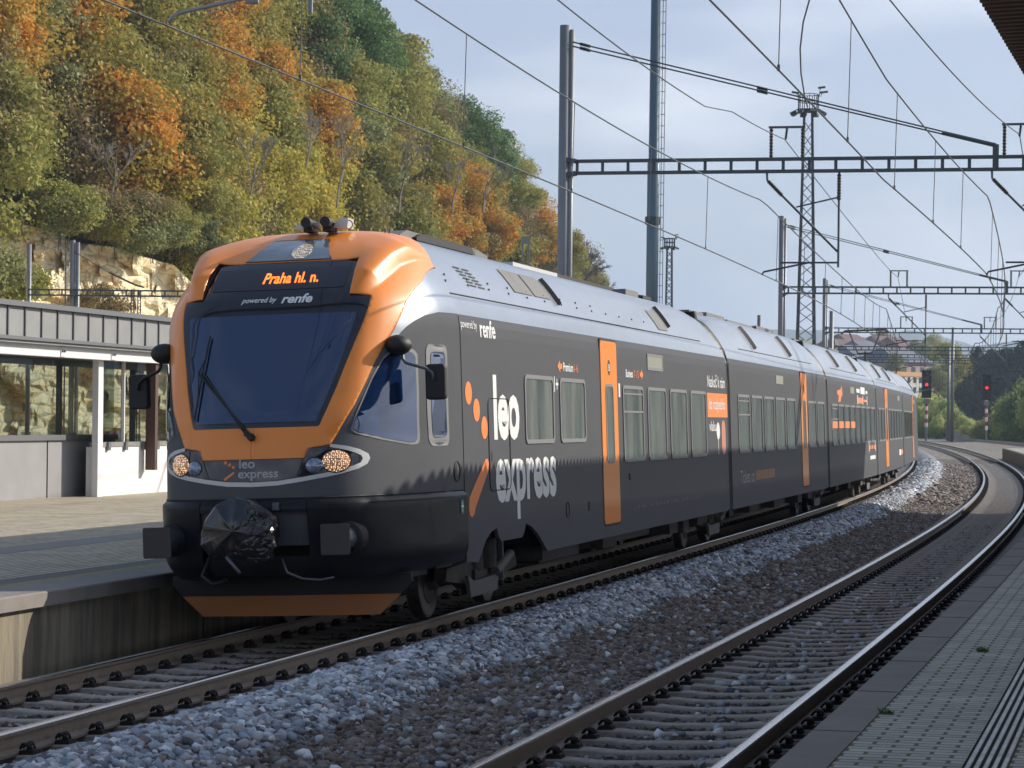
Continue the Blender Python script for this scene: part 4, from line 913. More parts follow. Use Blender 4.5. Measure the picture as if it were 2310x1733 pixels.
# ------------------------------------------------------------------ station waiting pavilion on the left platform
m_metal = mat('seam_metal', (.27, .27, .265), .5, .3, noise=(3, .4, (.33, .33, .325)))
m_beamw = mat('white_steel', (.74, .74, .74), .45)
m_wallw = mat('white_wall', (.78, .78, .77), .7, noise=(1.2, .3, (.68, .68, .66)))
m_wallg = mat('grey_wall', (.27, .265, .27), .6, noise=(1.5, .5, (.34, .33, .34)))
m_dkst = mat('grey_steel', (.16, .165, .17), .5, .3)
m_wdw = bpy.data.materials.new('pavilion_glass'); m_wdw.use_nodes = True; _t = m_wdw.node_tree; _g = N(_t, 'ShaderNodeBsdfGlossy'); _g.inputs['Roughness'].default_value = .02; _r = N(_t, 'ShaderNodeBsdfTransparent'); _r.inputs[0].default_value = (.36, .42, .40, 1)
_f = N(_t, 'ShaderNodeFresnel'); _f.inputs[0].default_value = 1.45; _m = N(_t, 'ShaderNodeMixShader')
for _a, _b in ((_f.outputs[0], _m.inputs[0]), (_r.outputs[0], _m.inputs[1]), (_g.outputs[0], _m.inputs[2]), (_m.outputs[0], _t.nodes['Material Output'].inputs[0])): _t.links.new(_a, _b)
m_brown = mat('brown_board', (.09, .045, .035), .6)
BO = Vector((-7.95, 48.6, 0)); bd = Vector((.24, 1, 0)).normalized(); br = Vector((bd.y, -bd.x, 0))
MBD = Matrix(((bd.x, -br.x, 0, BO.x), (bd.y, -br.y, 0, BO.y), (0, 0, 1, 0), (0, 0, 0, 1)))   # x along the tracks, y away from them, z up
pav = thing('station_pavilion', 'low white and glass station building with grey standing seam roof edge', 'building', tuple(BO))
def PB(mb, name, m, par=pav, smooth=False): return mb.build(name, m, par, smooth, MBD)
PB(MB().box((-14, -.50, 3.94), (26, 8, 4.0)).box((-14, -.45, 3.31), (26, 7.9, 3.94)), 'roof', m_metal)
PB(MB().box((-14, -.54, 3.93), (26, -.42, 4.02)).box((-14, -.50, 3.36), (26, -.40, 3.42)), 'roof_edge_trim', m_dkst)
for k in range(-8, 14): PB(MB().box((-3.22+k*.70, -.48, 3.42), (-3.19+k*.70, -.45, 3.93)), 'standing_seam', m_dkst)
PB(MB().box((-14, -.32, 3.11), (26, -.02, 3.31)), 'roof_beam', m_beamw)
mb = MB(); 
for x in (-1.95, .42): mb.box((x-.1, -.335, 3.12), (x+.1, -.32, 3.30))
PB(mb, 'beam_plate', m_beamw); mb = MB()
for x in (-1.95, .42):
    for d in (-.05, .05): mb.cyl((x+d, -.36, 3.22), (x+d, -.33, 3.22), .022, 8)
PB(mb, 'beam_bolt', m_dkst)
PB(MB().box((-14, .42, PZ-.02), (2.4, .55, 1.60)), 'low_wall', m_wallg)
PB(MB().box((-.90, .405, PZ), (-.885, .42, 1.59)), 'wall_joint', m_seam)
PB(MB().box((-14, .36, 1.60), (2.4, .50, 1.70)), 'window_ledge', m_dkst)
PB(MB().add([(-14, .46, 1.70), (2.4, .46, 1.70), (2.4, .46, 3.11), (-14, .46, 3.11)], [(0, 1, 2, 3)]), 'window_glass', m_wdw)
mb = MB()
for x in (-3.45, -7, -10.5): mb.box((x-.025, .43, 1.70), (x+.025, .49, 3.11))
PB(mb, 'window_mullion', m_dkst)
PB(MB().box((.20, -.125, PZ-.02), (.44, -.005, 3.11)), 'post', m_beamw)
PB(MB().box((.32, -.0, PZ-.02), (26, .16, 1.47)), 'wall', m_wallw); PB(MB().box((.38, -.02, 1.47), (26, .12, 1.56)), 'window_sill', m_metal)
PB(MB().add([(.38, .06, 1.56), (26, .06, 1.56), (26, .06, 3.11), (.38, .06, 3.11)], [(0, 1, 2, 3)]), 'window_glass', m_wdw)
mb = MB()
for k in range(16): mb.box((1.80+k*1.66, .0, 1.5), (1.84+k*1.66, .07, 3.11))
PB(mb, 'window_mullion', m_beamw); mb = MB()
for x in (.95, 1.82, 2.75, 3.5, 4.4): mb.box((x-.06, -.06, 1.40), (x+.06, 0, 1.56))
PB(mb, 'glass_clamp', m_dkst)
PB(MB().box((-14, 7.5, PZ), (26, 7.6, .95)), 'back_wall', m_wallg)
for x in range(-14, 27, 5): PB(MB().box((x-.06, 7.45, PZ), (x+.06, 7.57, 3.3)), 'back_post', m_dkst)
tag(MB().box((2.78, -.26, 1.0), (2.92, -.06, 3.11)).build('hanging_board', m_brown, None, False, MBD), 'narrow brown board hanging in front of the pavilion glass', 'board')
# ------------------------------------------------------------------ overhead line
m_pole = mat('galvanised_pole', (.20, .21, .22), .5, .4, noise=(2, .4, (.25, .26, .27)))
m_beam = mat('gantry_steel', (.06, .08, .09), .55, .2)
m_wire = mat('wire', (.075, .08, .085), .5, .5)
m_ins = mat('insulator_brown', (.055, .045, .03), .35)
def gp(L_, off, z): return Vector(base(L_, off, z))
def insul(mb, a, b, r=.05, m=0):
    a = Vector(a); b = Vector(b); n = 9; pts = []; rs = []
    for k in range(n*2+1): pts.append(a+(b-a)*k/(n*2)); rs.append(r if k % 2 else r*.55)
    mb.tube(pts, rs, 8, m)
def gantry(L_, lab, full=True, lpole=-9.7, rpole=11.5, ztop=11.27, w=1., b0=None):
    t = thing('catenary_gantry', lab, 'gantry', tuple(gp(L_, lpole, 0)), 'overhead line gantries spanning the tracks')
    mk = lambda mb, n, m, par=t, s=False: mb.build(n, m, par, s)
    mb = MB(); mb.tube([gp(L_, lpole, -.4), gp(L_, lpole, ztop)], .125*w, 16); mk(mb, 'pole', m_pole, s=True)
    mb = MB(); mb.tube([gp(L_+.05, lpole+.14, -.4), gp(L_+.05, lpole+.14, ztop-.1)], .075*w, 12); mk(mb, 'pole', m_pole, s=True)
    mb = MB(); mb.tube([gp(L_, rpole, -.4), gp(L_, rpole, ztop-3)], .14*w, 16); mk(mb, 'pole', m_pole, s=True)
    mb = MB(); x0 = lpole+.2
    for z in (7.82, 8.10): mb.bar(gp(L_, x0, z), gp(L_, rpole, z), .12, .075)
    x = x0+.12
    while x < rpole: mb.bar(gp(L_, x, 7.82), gp(L_, x, 8.10), .07, .05); x += .6
    mb.bar(gp(L_, lpole+.05, 7.78), gp(L_, lpole+.3, 7.82), .2, .1); mb.bar(gp(L_, lpole+.05, 8.14), gp(L_, lpole+.3, 8.10), .2, .1)
    mk(mb, 'beam', m_beam)
    if not full: return t
    for z0, z1 in ((10.9, 8.42), (10.8, 8.36)):
        mb = MB(); mb.tube([gp(L_, lpole+.1, z0), gp(L_, -1.0, z1+.27)], .018, 5); mk(mb, 'stay_wire', m_wire)
        mb = MB(); insul(mb, gp(L_, lpole+.35, z0-.06), gp(L_, lpole+.6, z0-.13)); mk(mb, 'stay_insulator', m_beam); mb = MB(); q = (-5.2); insul(mb, gp(L_, q, z0-(z0-z1-.27)*(q-lpole)/(-1-lpole)), gp(L_, q+.25, z0-(z0-z1-.27)*(q+.25-lpole)/(-1-lpole))); mk(mb, 'stay_insulator', m_beam)
    mb = MB(); mb.tube([gp(L_, -1.0, 8.66), gp(L_, .2, 8.36)], .05, 8); mb.bar(gp(L_, .2, 8.38), gp(L_, .2, 7.8), .12, .12); mk(mb, 'stay_strut', m_beam)
    for c in (-4.5, .75):
        mb = MB(); mb.bar(gp(L_, c-.42, 8.83), gp(L_, c+.42, 8.83), .05, .05)
        fr = mk(mb, 'insulator_frame', m_beam)
        for d in (-.36, .36): mb = MB(); insul(mb, gp(L_, c+d, 8.14), gp(L_, c+d, 8.80), .05); mk(mb, 'insulator', m_ins, fr)
        mb = MB(); insul(mb, gp(L_, c, 8.80), gp(L_, c-.03, 8.55), .035); mk(mb, 'insulator', m_ins, fr)
    for c in (-4.72, .35):
        mb = MB(); mb.tube([gp(L_, c-.23, 7.8), gp(L_, c-.22, 7.62), gp(L_, c+.14, 7.25), gp(L_, c+1.40, 5.98)], .028, 6); ar = mk(mb, 'bracket_arm', m_beam)
        mb = MB(); insul(mb, gp(L_, c-.2, 7.6), gp(L_, c+.12, 7.27), .055); mk(mb, 'insulator', m_ins, ar)
        mb = MB(); insul(mb, gp(L_, c+1.42, 7.75), gp(L_, c+1.42, 7.15), .055); mk(mb, 'insulator', m_ins, ar)
        mb = MB(); mb.tube([gp(L_, c+1.42, 7.85), gp(L_, c+1.42, 5.62)], .026, 6); mk(mb, 'drop_tube', m_beam, ar)
        mb = MB(); mb.tube([gp(L_, c+.45, 7.0), gp(L_, c+1.42, 7.22)], .02, 6); mk(mb, 'tie_rod', m_beam, ar); mb = MB(); mb.tube([gp(L_, c+1.42, 5.73), gp(L_, c+.1, 5.73)], .024, 6); mb.tube([gp(L_, c+.75, 5.73), gp(L_, c-.28, 5.52), gp(L_, c-.32, 5.45)], .024, 6); mk(mb, 'steady_arm', m_beam, ar)
    return t
GL = [22.5, 60, 117, 168, 209, 233, 252]
gantry(60, 'nearest overhead line gantry with a tall double pole behind the first carriage')
gantry(117, 'second overhead line gantry farther along beside the lattice floodlight tower')
gantry(168, 'third overhead line gantry crossing above the rear of the train')
gantry(209, 'fourth overhead line gantry seen below the third beam', False, -9.7, 11.5, 8.6)
gantry(233, 'fifth overhead line gantry low in front of the apartment block', False, -9.7, 11.5, 8.6)
gantry(252, 'farthest overhead line gantry just above the orange topped apartment block', False, -9.7, 11.5, 8.6)
# gantry above the camera's field of view: only its arms reach into the picture
t0 = thing('catenary_gantry', 'registration arm of a gantry reaching in at the top left above the cab', 'gantry', tuple(gp(22.5, -9.7, 0)), 'overhead line gantries spanning the tracks')
mb = MB()
for z in (7.82, 8.10): mb.bar(gp(22.5, -9.5, z), gp(22.5, 1.9, z), .12, .075)
mb.tube([gp(22.5, -9.7, -.4), gp(22.5, -9.7, 11.2)], .14, 14); mb.build('beam', m_beam, t0)
mb = MB(); mb.tube([(-3.02, 22.5, 5.50), (-2.99, 22.5, 5.555), (-2.93, 22.5, 5.59), (-2.40, 22.6, 5.735), (-1.7, 22.7, 5.9)], .017, 8); mb.build('steady_arm', mat('pale_tube', (.30, .30, .30), .5, .3), t0, True)
mb = MB(); mb.tube([(-1.79, 22.5, 5.60), (-1.79, 22.5, 7.9)], .022, 8); mb.box((-2.35, 22.45, 5.68), (-2.24, 22.55, 5.74)); mb.build('drop_tube', m_pole, t0)
def catenary(lab, off, zm0, sag):
    t = thing('overhead_line', lab, 'overhead line', tuple(gp(22.5, off(22.5), 5.5)), 'overhead lines above the tracks')
    S = [-20]+GL+[300, 350]
    ls = [l for l in np.arange(-20, 350, 1.5)]
    def zm(l):
        for a, b in zip(S[:-1], S[1:]):
            if a <= l <= b: q = (l-a)/(b-a); return zm0-sag*4*q*(1-q)*((b-a)/45.)
        return zm0
    thick = lambda l: .0095+.00012*max(0, l-20)
    mb = MB(); mb.tube([gp(l, off(l), 5.48) for l in ls], [thick(l) for l in ls], 5); mb.build('contact_wire', m_wire, t)
    mb = MB(); mb.tube([gp(l, off(l)+.03, zm(l)) for l in ls], [thick(l) for l in ls], 5); mb.build('messenger_wire', m_wire, t)
    for a, b in zip(S[1:-2], S[2:-1]):
        n = int((b-a)/6.4); st = 3.1
        for k in range(n):
            l = a+st+k*6.45
            if l < b-1: mb = MB(); mb.tube([gp(l, off(l), 5.48), gp(l, off(l)+.03, zm(l))], .004+.00006*l, 4); mb.box(tuple(gp(l, off(l), 5.48)-Vector((.012, .02, .01))), tuple(gp(l, off(l), 5.48)+Vector((.012, .02, .05)))); mb.build('dropper', m_wire, t)
catenary('contact and messenger wires running above the train', lambda l: -4.72-.35, 7.15, .42)
catenary('contact and messenger wires running above the empty right track', lambda l: float(np.interp(l, [20, 37, 60, 117], [-.2, -.33, .02, -.2])), 7.2, .42)
def feeder(lab, off, z0, sag):
    S = [-20]+GL[:4]; pts = []
    for a, b in zip(S[:-1], S[1:]):
        for k in range(30): q = k/30.; l = a+(b-a)*q; pts.append(gp(l, off(l), z0-sag*4*q*(1-q)))
    mb = MB(); mb.tube(pts, .012, 5); tag(mb.build('feeder_cable', m_wire), lab, 'cable')
feeder('feeder cable carried on the gantry tops over the train', lambda l: -4.9+.35*(l > 50), 8.55, .55)
feeder('feeder cable passing high on the right towards the second insulator frame', lambda l: float(np.interp(l, [0, 37, 60, 117], [-.6, -.35, .72, .72])), 8.6, .55)
mb = MB(); mb.tube([ray(x, y, 31-.0*y) for x, y in ((1836, -60), (1826, 0), (1812, 50), (1805, 110), (1807, 165), (1815, 215), (1822, 242))], .010, 6); tag(mb.build('jumper_cable', m_wire), 'loose curved jumper cable hanging over the floodlight tower', 'cable')
# masts
def mast(lab, X, Y, zt, r, cat='pole', extra=None, name='mast'):
    t = thing(name, lab, cat, (X, Y, 0)); mb = MB(); mb.tube([(X, Y, -.5), (X, Y, zt)], [r*1.15, r*.9], 16); mb.build('shaft', m_pole, t, True); return t
tp = thing('mast', 'tall tubular steel mast with a ladder rising out of the picture', 'mast', (4.0, 75, 0))
m_blue = mat('blue_grey_paint', (.11, .16, .19), .35, .3)
MB().tube([(4.0, 75, -.5), (4.01, 75, 9.6), (4.02, 75, 9.62), (4.05, 75, 22)], [.18, .175, .155, .13], 20).build('shaft', m_blue, tp, True)
MB().tube([(4.0, 75, 7.75), (4.0, 75, 7.97)], .22, 16).build('collar', m_beam, tp)
mb = MB()
for dx in (.22, .30): mb.tube([(4.0+dx, 74.95, 3), (4.06+dx-.03, 74.95, 22)], .012, 5)
z = 4.
while z < 16: mb.bar((4.19, 74.95, z), (4.31, 74.95, z), .02); z += .33
mb.build('ladder', m_pole, tp)
def lattice(lab, X, Y, zt, wb, wt, hw):
    t = thing('floodlight_tower', lab, 'floodlight tower', (X, Y, 0), 'lattice floodlight towers'); mb = MB()
    C = lambda z, i, j: Vector((X+i*(wb+(wt-wb)*z/zt)/2, Y+j*(wb+(wt-wb)*z/zt)/2, z)); q = .035*Y/120
    for i, j in ((-1, -1), (1, -1), (1, 1), (-1, 1)): mb.bar(C(-.5, i, j), C(zt, i, j), q*2)
    z = 0; k = 0
    while z < zt-.6:
        for (a, b), (c, d) in (((-1, -1), (1, -1)), ((1, -1), (1, 1)), ((1, 1), (-1, 1)), ((-1, 1), (-1, -1))):
            mb.bar(C(z, a, b), C(z+.55, c, d), q) if k % 2 else mb.bar(C(z, c, d), C(z+.55, a, b), q)
        z += .55; k += 1
    mb.build('lattice_shaft', m_beam, t)
    mb = MB(); mb.tube([(X, Y, zt-.05), (X, Y, zt+.08)], [hw*.5, hw*.95], 12)
    for k in range(12): a = k*.5236; p = Vector((X+math.cos(a)*hw*.75, Y+math.sin(a)*hw*.75, zt)); mb.bar(p, p+Vector((0, 0, hw*1.25)), q*.9)
    for z in (zt+hw*.7, zt+hw*1.25): mb.tube([(X+math.cos(a)*hw*.75, Y+math.sin(a)*hw*.75, z) for a in np.linspace(0, 6.283, 13)], q*.5, 4, cap=False)
    mb.build('service_basket', m_beam, t)
    rg = random.Random(int(Y))
    for k in range(8):
        a = k*.785+.2; p = Vector((X+math.cos(a)*hw, Y+math.sin(a)*hw, zt-.02)); mb = MB(); mb.bar(p, p+Vector((math.cos(a)*hw*.35, math.sin(a)*hw*.35, -.12)), hw*.42, hw*.2); mb.build('floodlight', m_beam, t)
    for sx, h in ((-1, 1.35), (1, 1.75), (1.15, 1.4)):
        p = Vector((X+sx*hw*.8, Y, zt+hw*1.1)); mb = MB(); mb.tube([p, p+Vector((sx*.05, 0, (h-1.1)*hw))], q*.5, 5); mb.bar(p+Vector((-.05*sx, 0, (h-1.1)*hw)), p+Vector((sx*hw*.45, 0, (h-1.1)*hw+.05)), hw*.2, hw*.14); mb.build('floodlight', m_beam, t)
lattice('tall lattice floodlight tower standing behind the second gantry beam', 13.55, 120, 16.45, 1.0, .36, .62)
lattice('smaller distant lattice floodlight tower right of the tubular mast', 13.8, 230, 17.4, .8, .42, .62)
for px, yt, Y, lab in ((1425, 657, 140, 'short grey post showing just above the first carriage roof'), (1713, 711, 200, 'small distant pole with cross wire over the second carriage'), (1876, 672+30, 160, 'grey pole just left of the third gantry pole')):
    p = ray(px, yt, Y); mast(lab, p.x, Y, p.z, .13*Y/150, 'pole', name='post')
for px, yt, Y, lab in ((2141, 783, 345, 'thinner left pole of the distant pair beyond the bend'), (2150, 739, 330, 'taller right pole of the distant pair beyond the bend')):
    p = ray(px, yt, Y); mast(lab, p.x, Y, p.z, .2, 'pole', name='post')
# left gantry behind the pavilion
t = thing('catenary_gantry', 'overhead line gantry in front of the sandstone cliff behind the station building', 'gantry', (-23.4, 125, 0), 'overhead line gantries spanning the tracks')
mb = MB()
for z in (7.78, 8.04): mb.bar((-23.4, 125, z), (-9, 125, z), .12, .08)
x = -23
while x < -9: mb.bar((x, 125, 7.78), (x, 125, 8.04), .07); x += .62
mb.build('beam', m_beam, t)
for x, z, r in ((-23.4, 10.24, .12), (-21.3, 10.45, .13), (-21.05, 10.35, .10), (-21.63, 10.0, .04)): MB().tube([(x, 125.2, -.4), (x, 125.2, z)], r, 12).build('pole', m_pole, t, True)
for x in (-18.42, -18.1):
    mb = MB(); mb.bar((x, 125, 0), (x, 125, 8.02), .05); mb.bar((x+.14, 125, 0), (x+.14, 125, 8.02), .05); z = 3
    while z < 8: mb.bar((x, 125, z), (x+.14, 125, z+.15), .03); mb.bar((x+.14, 125, z+.15), (x, 125, z+.3), .03); z += .3
    mb.build('lattice_leg', m_beam, t)
mb = MB(); mb.tube([(-21.2, 125, 9.9), (-19.5, 125, 8.9)], .02, 4); mb.tube([(-19.5, 125, 8.9), (-18.2, 125, 8.3), (-17.8, 125, 8.2)], .05, 6); mb.build('stay_wire', m_wire, t)
mb = MB()
for z in (7.0, 7.22): mb.bar((-20, 140, z), (-9, 140, z), .1, .07)
x = -19.8
while x < -9: mb.bar((x, 140, 7.0), (x, 140, 7.22), .06); x += .6
tag(mb.build('catenary_gantry', m_beam), 'second lower beam behind the station roof in front of the cliff foot', 'gantry', 'overhead line gantries spanning the tracks')
t = thing('mast', 'small two legged mast with a cap in front of the autumn trees', 'mast', (.6, 110, 0))
for px in (1179, 1192): p = ray(px, 540, 110); mb = MB(); mb.bar((p.x, 110, 0), (p.x, 110, p.z), .08); mb.build('leg', m_pole, t)
p = ray(1179, 534, 110); q = ray(1193, 548, 110); MB().box((p.x-.05, 109.9, q.z-.05), (q.x+.05, 110.1, p.z)).build('cap', m_pole, t)

t = thing('road_barrier', 'red and white striped barrier seen through the pavilion glass', 'barrier', tuple(ray(255, 1010, 84)))
for k in range(5):
    a = ray(238+k*8.5, 980, 84); b = ray(238+(k+1)*8.5, 980, 84); MB().box((a.x, 83.95, a.z-.1), (b.x, 84.05, a.z+.1)).build('barrier_panel', mat('signal_red', (.45, .03, .03), .5) if k % 2 == 0 else m_white, t)
for px in (242, 278): a = ray(px, 980, 84); MB().box((a.x-.03, 84, -.4), (a.x+.03, 84.05, a.z-.1)).build('leg', m_pole, t)
# ------------------------------------------------------------------ wooded hillside on the left
HP = [-900, -300, 0, 400, 800, 1100, 1300, 1380, 1440, 1500]
HB = [95, 118, 150, 165, 195, 250, 310, 345, 365, 380]            # distance of the foot of the slope
HR = [52, 52, 50, 40, 27, 21, 13, 7, 2, 0]                         # ground height along the ridge
def azpx(X, Y): return 1155+FPX*X/Y
def terrain(X, Y):
    p = azpx(X, Y); yb = np.interp(p, HP, HB); zr = np.interp(p, HP, HR); d = Y-yb
    if d < 0: return -.4
    cl = np.interp(p, [-300, 0, 110, 160, 250, 390, 480, 620, 700], [12, 12.2, 12, 11.4, 11.4, 10.6, 8.5, 4.5, 0])   # sandstone cliff height
    w = mn.noise(Vector((X*.08, Y*.08, 3)))*2.2
    d = d-2.2 if cl > 3 else d
    if d < 0: return -.4
    z = min(d*6, cl)+max(0, d-cl/6)*1.0
    z += w*min(1, d/8.)
    return max(-.4, min(z, zr+w*.5))
m_hill = mat('forest_floor', (.05, .05, .022), .95, noise=(.5, .8, (.11, .085, .045)), bump=(1.2, 1.))
rows = []
for p in np.linspace(-900, 1500, 150):
    yb = float(np.interp(p, HP, HB)); row = []
    for d in [-2, 0, .4, .9, 1.4, 1.9, 2.2, 3]+list(np.linspace(4.5, 75, 44)):
        Y = yb+d; X = (p-1155)/FPX*Y; row.append((X, Y, float(terrain(X, Y))))
    rows.append(row)
MB().grid(rows).build('hillside', m_hill, None, True)['kind'] = 'structure'
# sandstone cliff
mr_ = bpy.data.materials.new('sandstone'); mr_.use_nodes = True; t = mr_.node_tree; p_ = t.nodes['Principled BSDF']; p_.inputs['Roughness'].default_value = .95
c = N(t, 'ShaderNodeTexCoord'); mp = N(t, 'ShaderNodeMapping'); mp.inputs['Scale'].default_value = (.8, .8, 2.6); v = N(t, 'ShaderNodeTexVoronoi'); v.inputs['Scale'].default_value = .75; v.feature = 'DISTANCE_TO_EDGE'
n = N(t, 'ShaderNodeTexNoise'); n.inputs['Scale'].default_value = .35; n.inputs['Detail'].default_value = 10; n.inputs['Roughness'].default_value = .8
r = N(t, 'ShaderNodeValToRGB'); r.color_ramp.elements[0].position = .35; r.color_ramp.elements[0].color = (.74, .68, .54, 1); r.color_ramp.elements[1].position = .7; r.color_ramp.elements[1].color = (.80, .42, .13, 1); e_ = r.color_ramp.elements.new(.52); e_.color = (.86, .74, .48, 1)
r2 = N(t, 'ShaderNodeValToRGB'); r2.color_ramp.elements[0].color = (.55, .47, .36, 1); r2.color_ramp.elements[1].position = .05
mm = N(t, 'ShaderNodeMix', data_type='RGBA', blend_type='MULTIPLY'); mm.inputs[0].default_value = 1
for a, b in ((c.outputs['Object'], mp.inputs[0]), (mp.outputs[0], v.inputs[0]), (mp.outputs[0], n.inputs[0]), (n.outputs[0], r.inputs[0]), (v.outputs['Distance'], r2.inputs[0]), (r.outputs[0], mm.inputs[6]), (r2.outputs[0], mm.inputs[7]), (mm.outputs[2], p_.inputs['Base Color'])): t.links.new(a, b)
b_ = N(t, 'ShaderNodeBump'); b_.inputs['Strength'].default_value = 1; b_.inputs['Distance'].default_value = .3; t.links.new(v.outputs['Distance'], b_.inputs['Height']); t.links.new(b_.outputs[0], p_.inputs['Normal'])
rows = []
for p in np.arange(-320, 680, 5):
    yb = float(np.interp(p, HP, HB)); cl = float(np.interp(p, [-300, 0, 110, 160, 250, 390, 480, 620, 700], [13, 13.2, 13, 12.4, 12.4, 11.6, 9.5, 5.5, 2])); row = []
    for k in range(40):
        z = -.4+(cl+.4)*k/39.; Y = yb-.3+z*.10; X = (p-1155)/FPX*Y; q = Vector((X*1.1, Y, z*1.1))
        cell = mn.cell(Vector((X*.8+math.floor(z*.9)*.37, 0, math.floor(z*.9+mn.noise(Vector((X*.3, 0, 0)))*2))))
        Y -= cell*1.1+mn.noise(q*.35)*1.8+mn.noise(q*2.2)*.4; row.append((X, Y, z))
    rows.append(row)
tag(MB().grid(rows).build('rock_cliff', mr_, None, False), 'pale yellow and orange sandstone cliff at the foot of the wooded hill', 'cliff')
# ---- leaf crowns
def crown(seed, h, w, n, leaf, clumps=46, sparse=0., low=.12, cone=0.):
    CR = .12 if clumps < 52 and h > 5 else .10
    rg = np.random.default_rng(seed); C = []
    while len(C) < clumps:
        p = rg.random(3)*2-1; q = np.linalg.norm(p)
        if q > 1 or q < .35: continue
        hz = (p[2]+1)/2; k = (1-cone*hz)*(.75+.35*math.sin(hz*3.1))
        C.append((p[0]*w/2*k*.85, p[1]*w/2*k*.85, low*h+hz*h*(1-low)*.93, CR+.14*rg.random()))
    C = np.array(C); idx = rg.integers(0, len(C), n); d = rg.normal(size=(n, 3)); d /= np.linalg.norm(d, axis=1)[:, None]
    rad = (C[idx, 3]*w)*(.45+.6*rg.random(n)**.6); ctr = C[idx, :3]+d*rad[:, None]*np.array([1.15, 1.15, .75])
    ctr[:, 2] += rg.normal(size=n)*.05*h*sparse
    nn = d*.6+rg.normal(size=(n, 3))*.7+np.array([0, 0, .5]); nn /= np.linalg.norm(nn, axis=1)[:, None]
    a = np.cross(nn, rg.normal(size=(n, 3))); a /= np.linalg.norm(a, axis=1)[:, None]; b = np.cross(nn, a); s = leaf*(.6+.8*rg.random(n))[:, None]/2
    V = np.stack([ctr-a*s*1.2, ctr+b*s*.8, ctr+a*s*1.2, ctr-b*s*.8], 1).reshape(-1, 3)
    me = bpy.data.meshes.new('crown'); me.vertices.add(n*4); me.vertices.foreach_set('co', V.reshape(-1).astype(np.float32))
    me.loops.add(n*4); me.loops.foreach_set('vertex_index', np.arange(n*4, dtype=np.int32)); me.polygons.add(n)
    me.polygons.foreach_set('loop_start', np.arange(0, n*4, 4, dtype=np.int32)); me.polygons.foreach_set('loop_total', np.full(n, 4, dtype=np.int32)); me.update(calc_edges=True)
    return me, C
def trunk(C, h, seed, r=.13, twigs=0):
    rg = random.Random(seed); mb = MB(); top = .8*h; T_ = [Vector((math.sin(k*1.3+seed)*.12*k/3, math.cos(k*1.7+seed)*.12*k/3, -1.2+(top+1.2)*k/7.)) for k in range(8)]
    mb.tube(T_, [r*(1-.8*k/7.) for k in range(8)], 6)
    for c in C[::2]:
        z = max(.15*h, c[2]*.62); k = min(6.99, (z+1.2)/(top+1.2)*7); a = T_[int(k)].lerp(T_[int(k)+1], k-int(k)); e = Vector(c[:3]); m = a.lerp(e, .5)+Vector((rg.uniform(-.2, .2), rg.uniform(-.2, .2), -.15))
        mb.tube([a, m, e], [r*.38, r*.22, r*.07], 4)
        for j in range(twigs):
            d = Vector((rg.gauss(0, 1), rg.gauss(0, 1), rg.gauss(.7, .8))).normalized()*rg.uniform(.5, 1.2); s_ = a.lerp(e, rg.uniform(.4, 1)); mb.tube([s_, s_+d*.5+Vector((0, 0, .06)), s_+d], [.03, .02, .008], 3)
    return mb
LM = {
 'orange': island_mat('leaves_orange', [(.62, .24, .045), (.74, .33, .06), (.62, .38, .07), (.42, .27, .06)], .8, .35, (.35, (.38, .36, .08), .75)),
 'yellow': island_mat('leaves_yellow', [(.55, .43, .07), (.66, .53, .10), (.42, .42, .09), (.60, .38, .08)], .8, .35, (.35, (.34, .36, .09), .7)),
 'ochre': island_mat('leaves_ochre', [(.42, .33, .08), (.34, .32, .08), (.50, .35, .08), (.24, .27, .08)], .8, .3, (.35, (.24, .28, .09), .7)),
 'olive': island_mat('leaves_olive', [(.34, .36, .10), (.44, .43, .12), (.24, .29, .09), (.48, .42, .12)], .8, .3, (.35, (.30, .22, .07), .5)),
 'green': island_mat('leaves_green', [(.12, .22, .09), (.18, .28, .10), (.08, .16, .07), (.26, .32, .11)], .75, .25),
 'brown': island_mat('leaves_brown', [(.30, .21, .12), (.38, .28, .14), (.26, .22, .11), (.42, .29, .11)], .85, .2, (.4, (.18, .19, .07), .6)),
 'grey': island_mat('leaves_greygreen', [(.23, .27, .12), (.32, .36, .15), (.38, .40, .18), (.16, .19, .08)], .85, .25, (.4, (.24, .20, .10), .5)),
 'pine': island_mat('needles_dark', [(.016, .034, .022), (.03, .055, .03), (.022, .045, .028)], .85, .1),
 'fresh': island_mat('leaves_fresh_green', [(.46, .50, .17), (.60, .62, .24), (.32, .38, .14), (.70, .66, .28)], .8, .5, (.3, (.10, .20, .05), .6)),
}
m_bark = mat('bark', (.085, .075, .06), .95, noise=(6, .7, (.17, .155, .135)))
PRO = []
for k in range(5):
    me, C = crown(11+k, 11.5, 7.6, 14500, .24, 34+4*k); PRO.append((me, trunk(C, 11.5, k).build('trunk', m_bark).data))
PROT = []
for k in range(3):
    me, C = crown(41+k, 10.5, 6.2, 5200, .19, 60, .8, .2); PROT.append((me, trunk(C, 10.5, k+7, .12, 3).build('trunk', m_bark).data))
PROB = []
for k in range(3):
    me, C = crown(71+k, 2.6, 4.2, 6000, .15, 34, .3, .02); PROB.append((me, trunk(C, 2.6, k+3, .05).build('trunk', m_bark).data))
PROP = []
for k in range(2):
    me, C = crown(91+k, 15, 6.5, 8000, .42, 60, .2, .05, .85); PROP.append((me, trunk(C, 15, k+5, .16).build('trunk', m_bark).data))
for o in list(bpy.data.objects):
    if o.name.startswith('trunk') and o.parent is None: bpy.data.objects.remove(o)
rgt = random.Random(77)
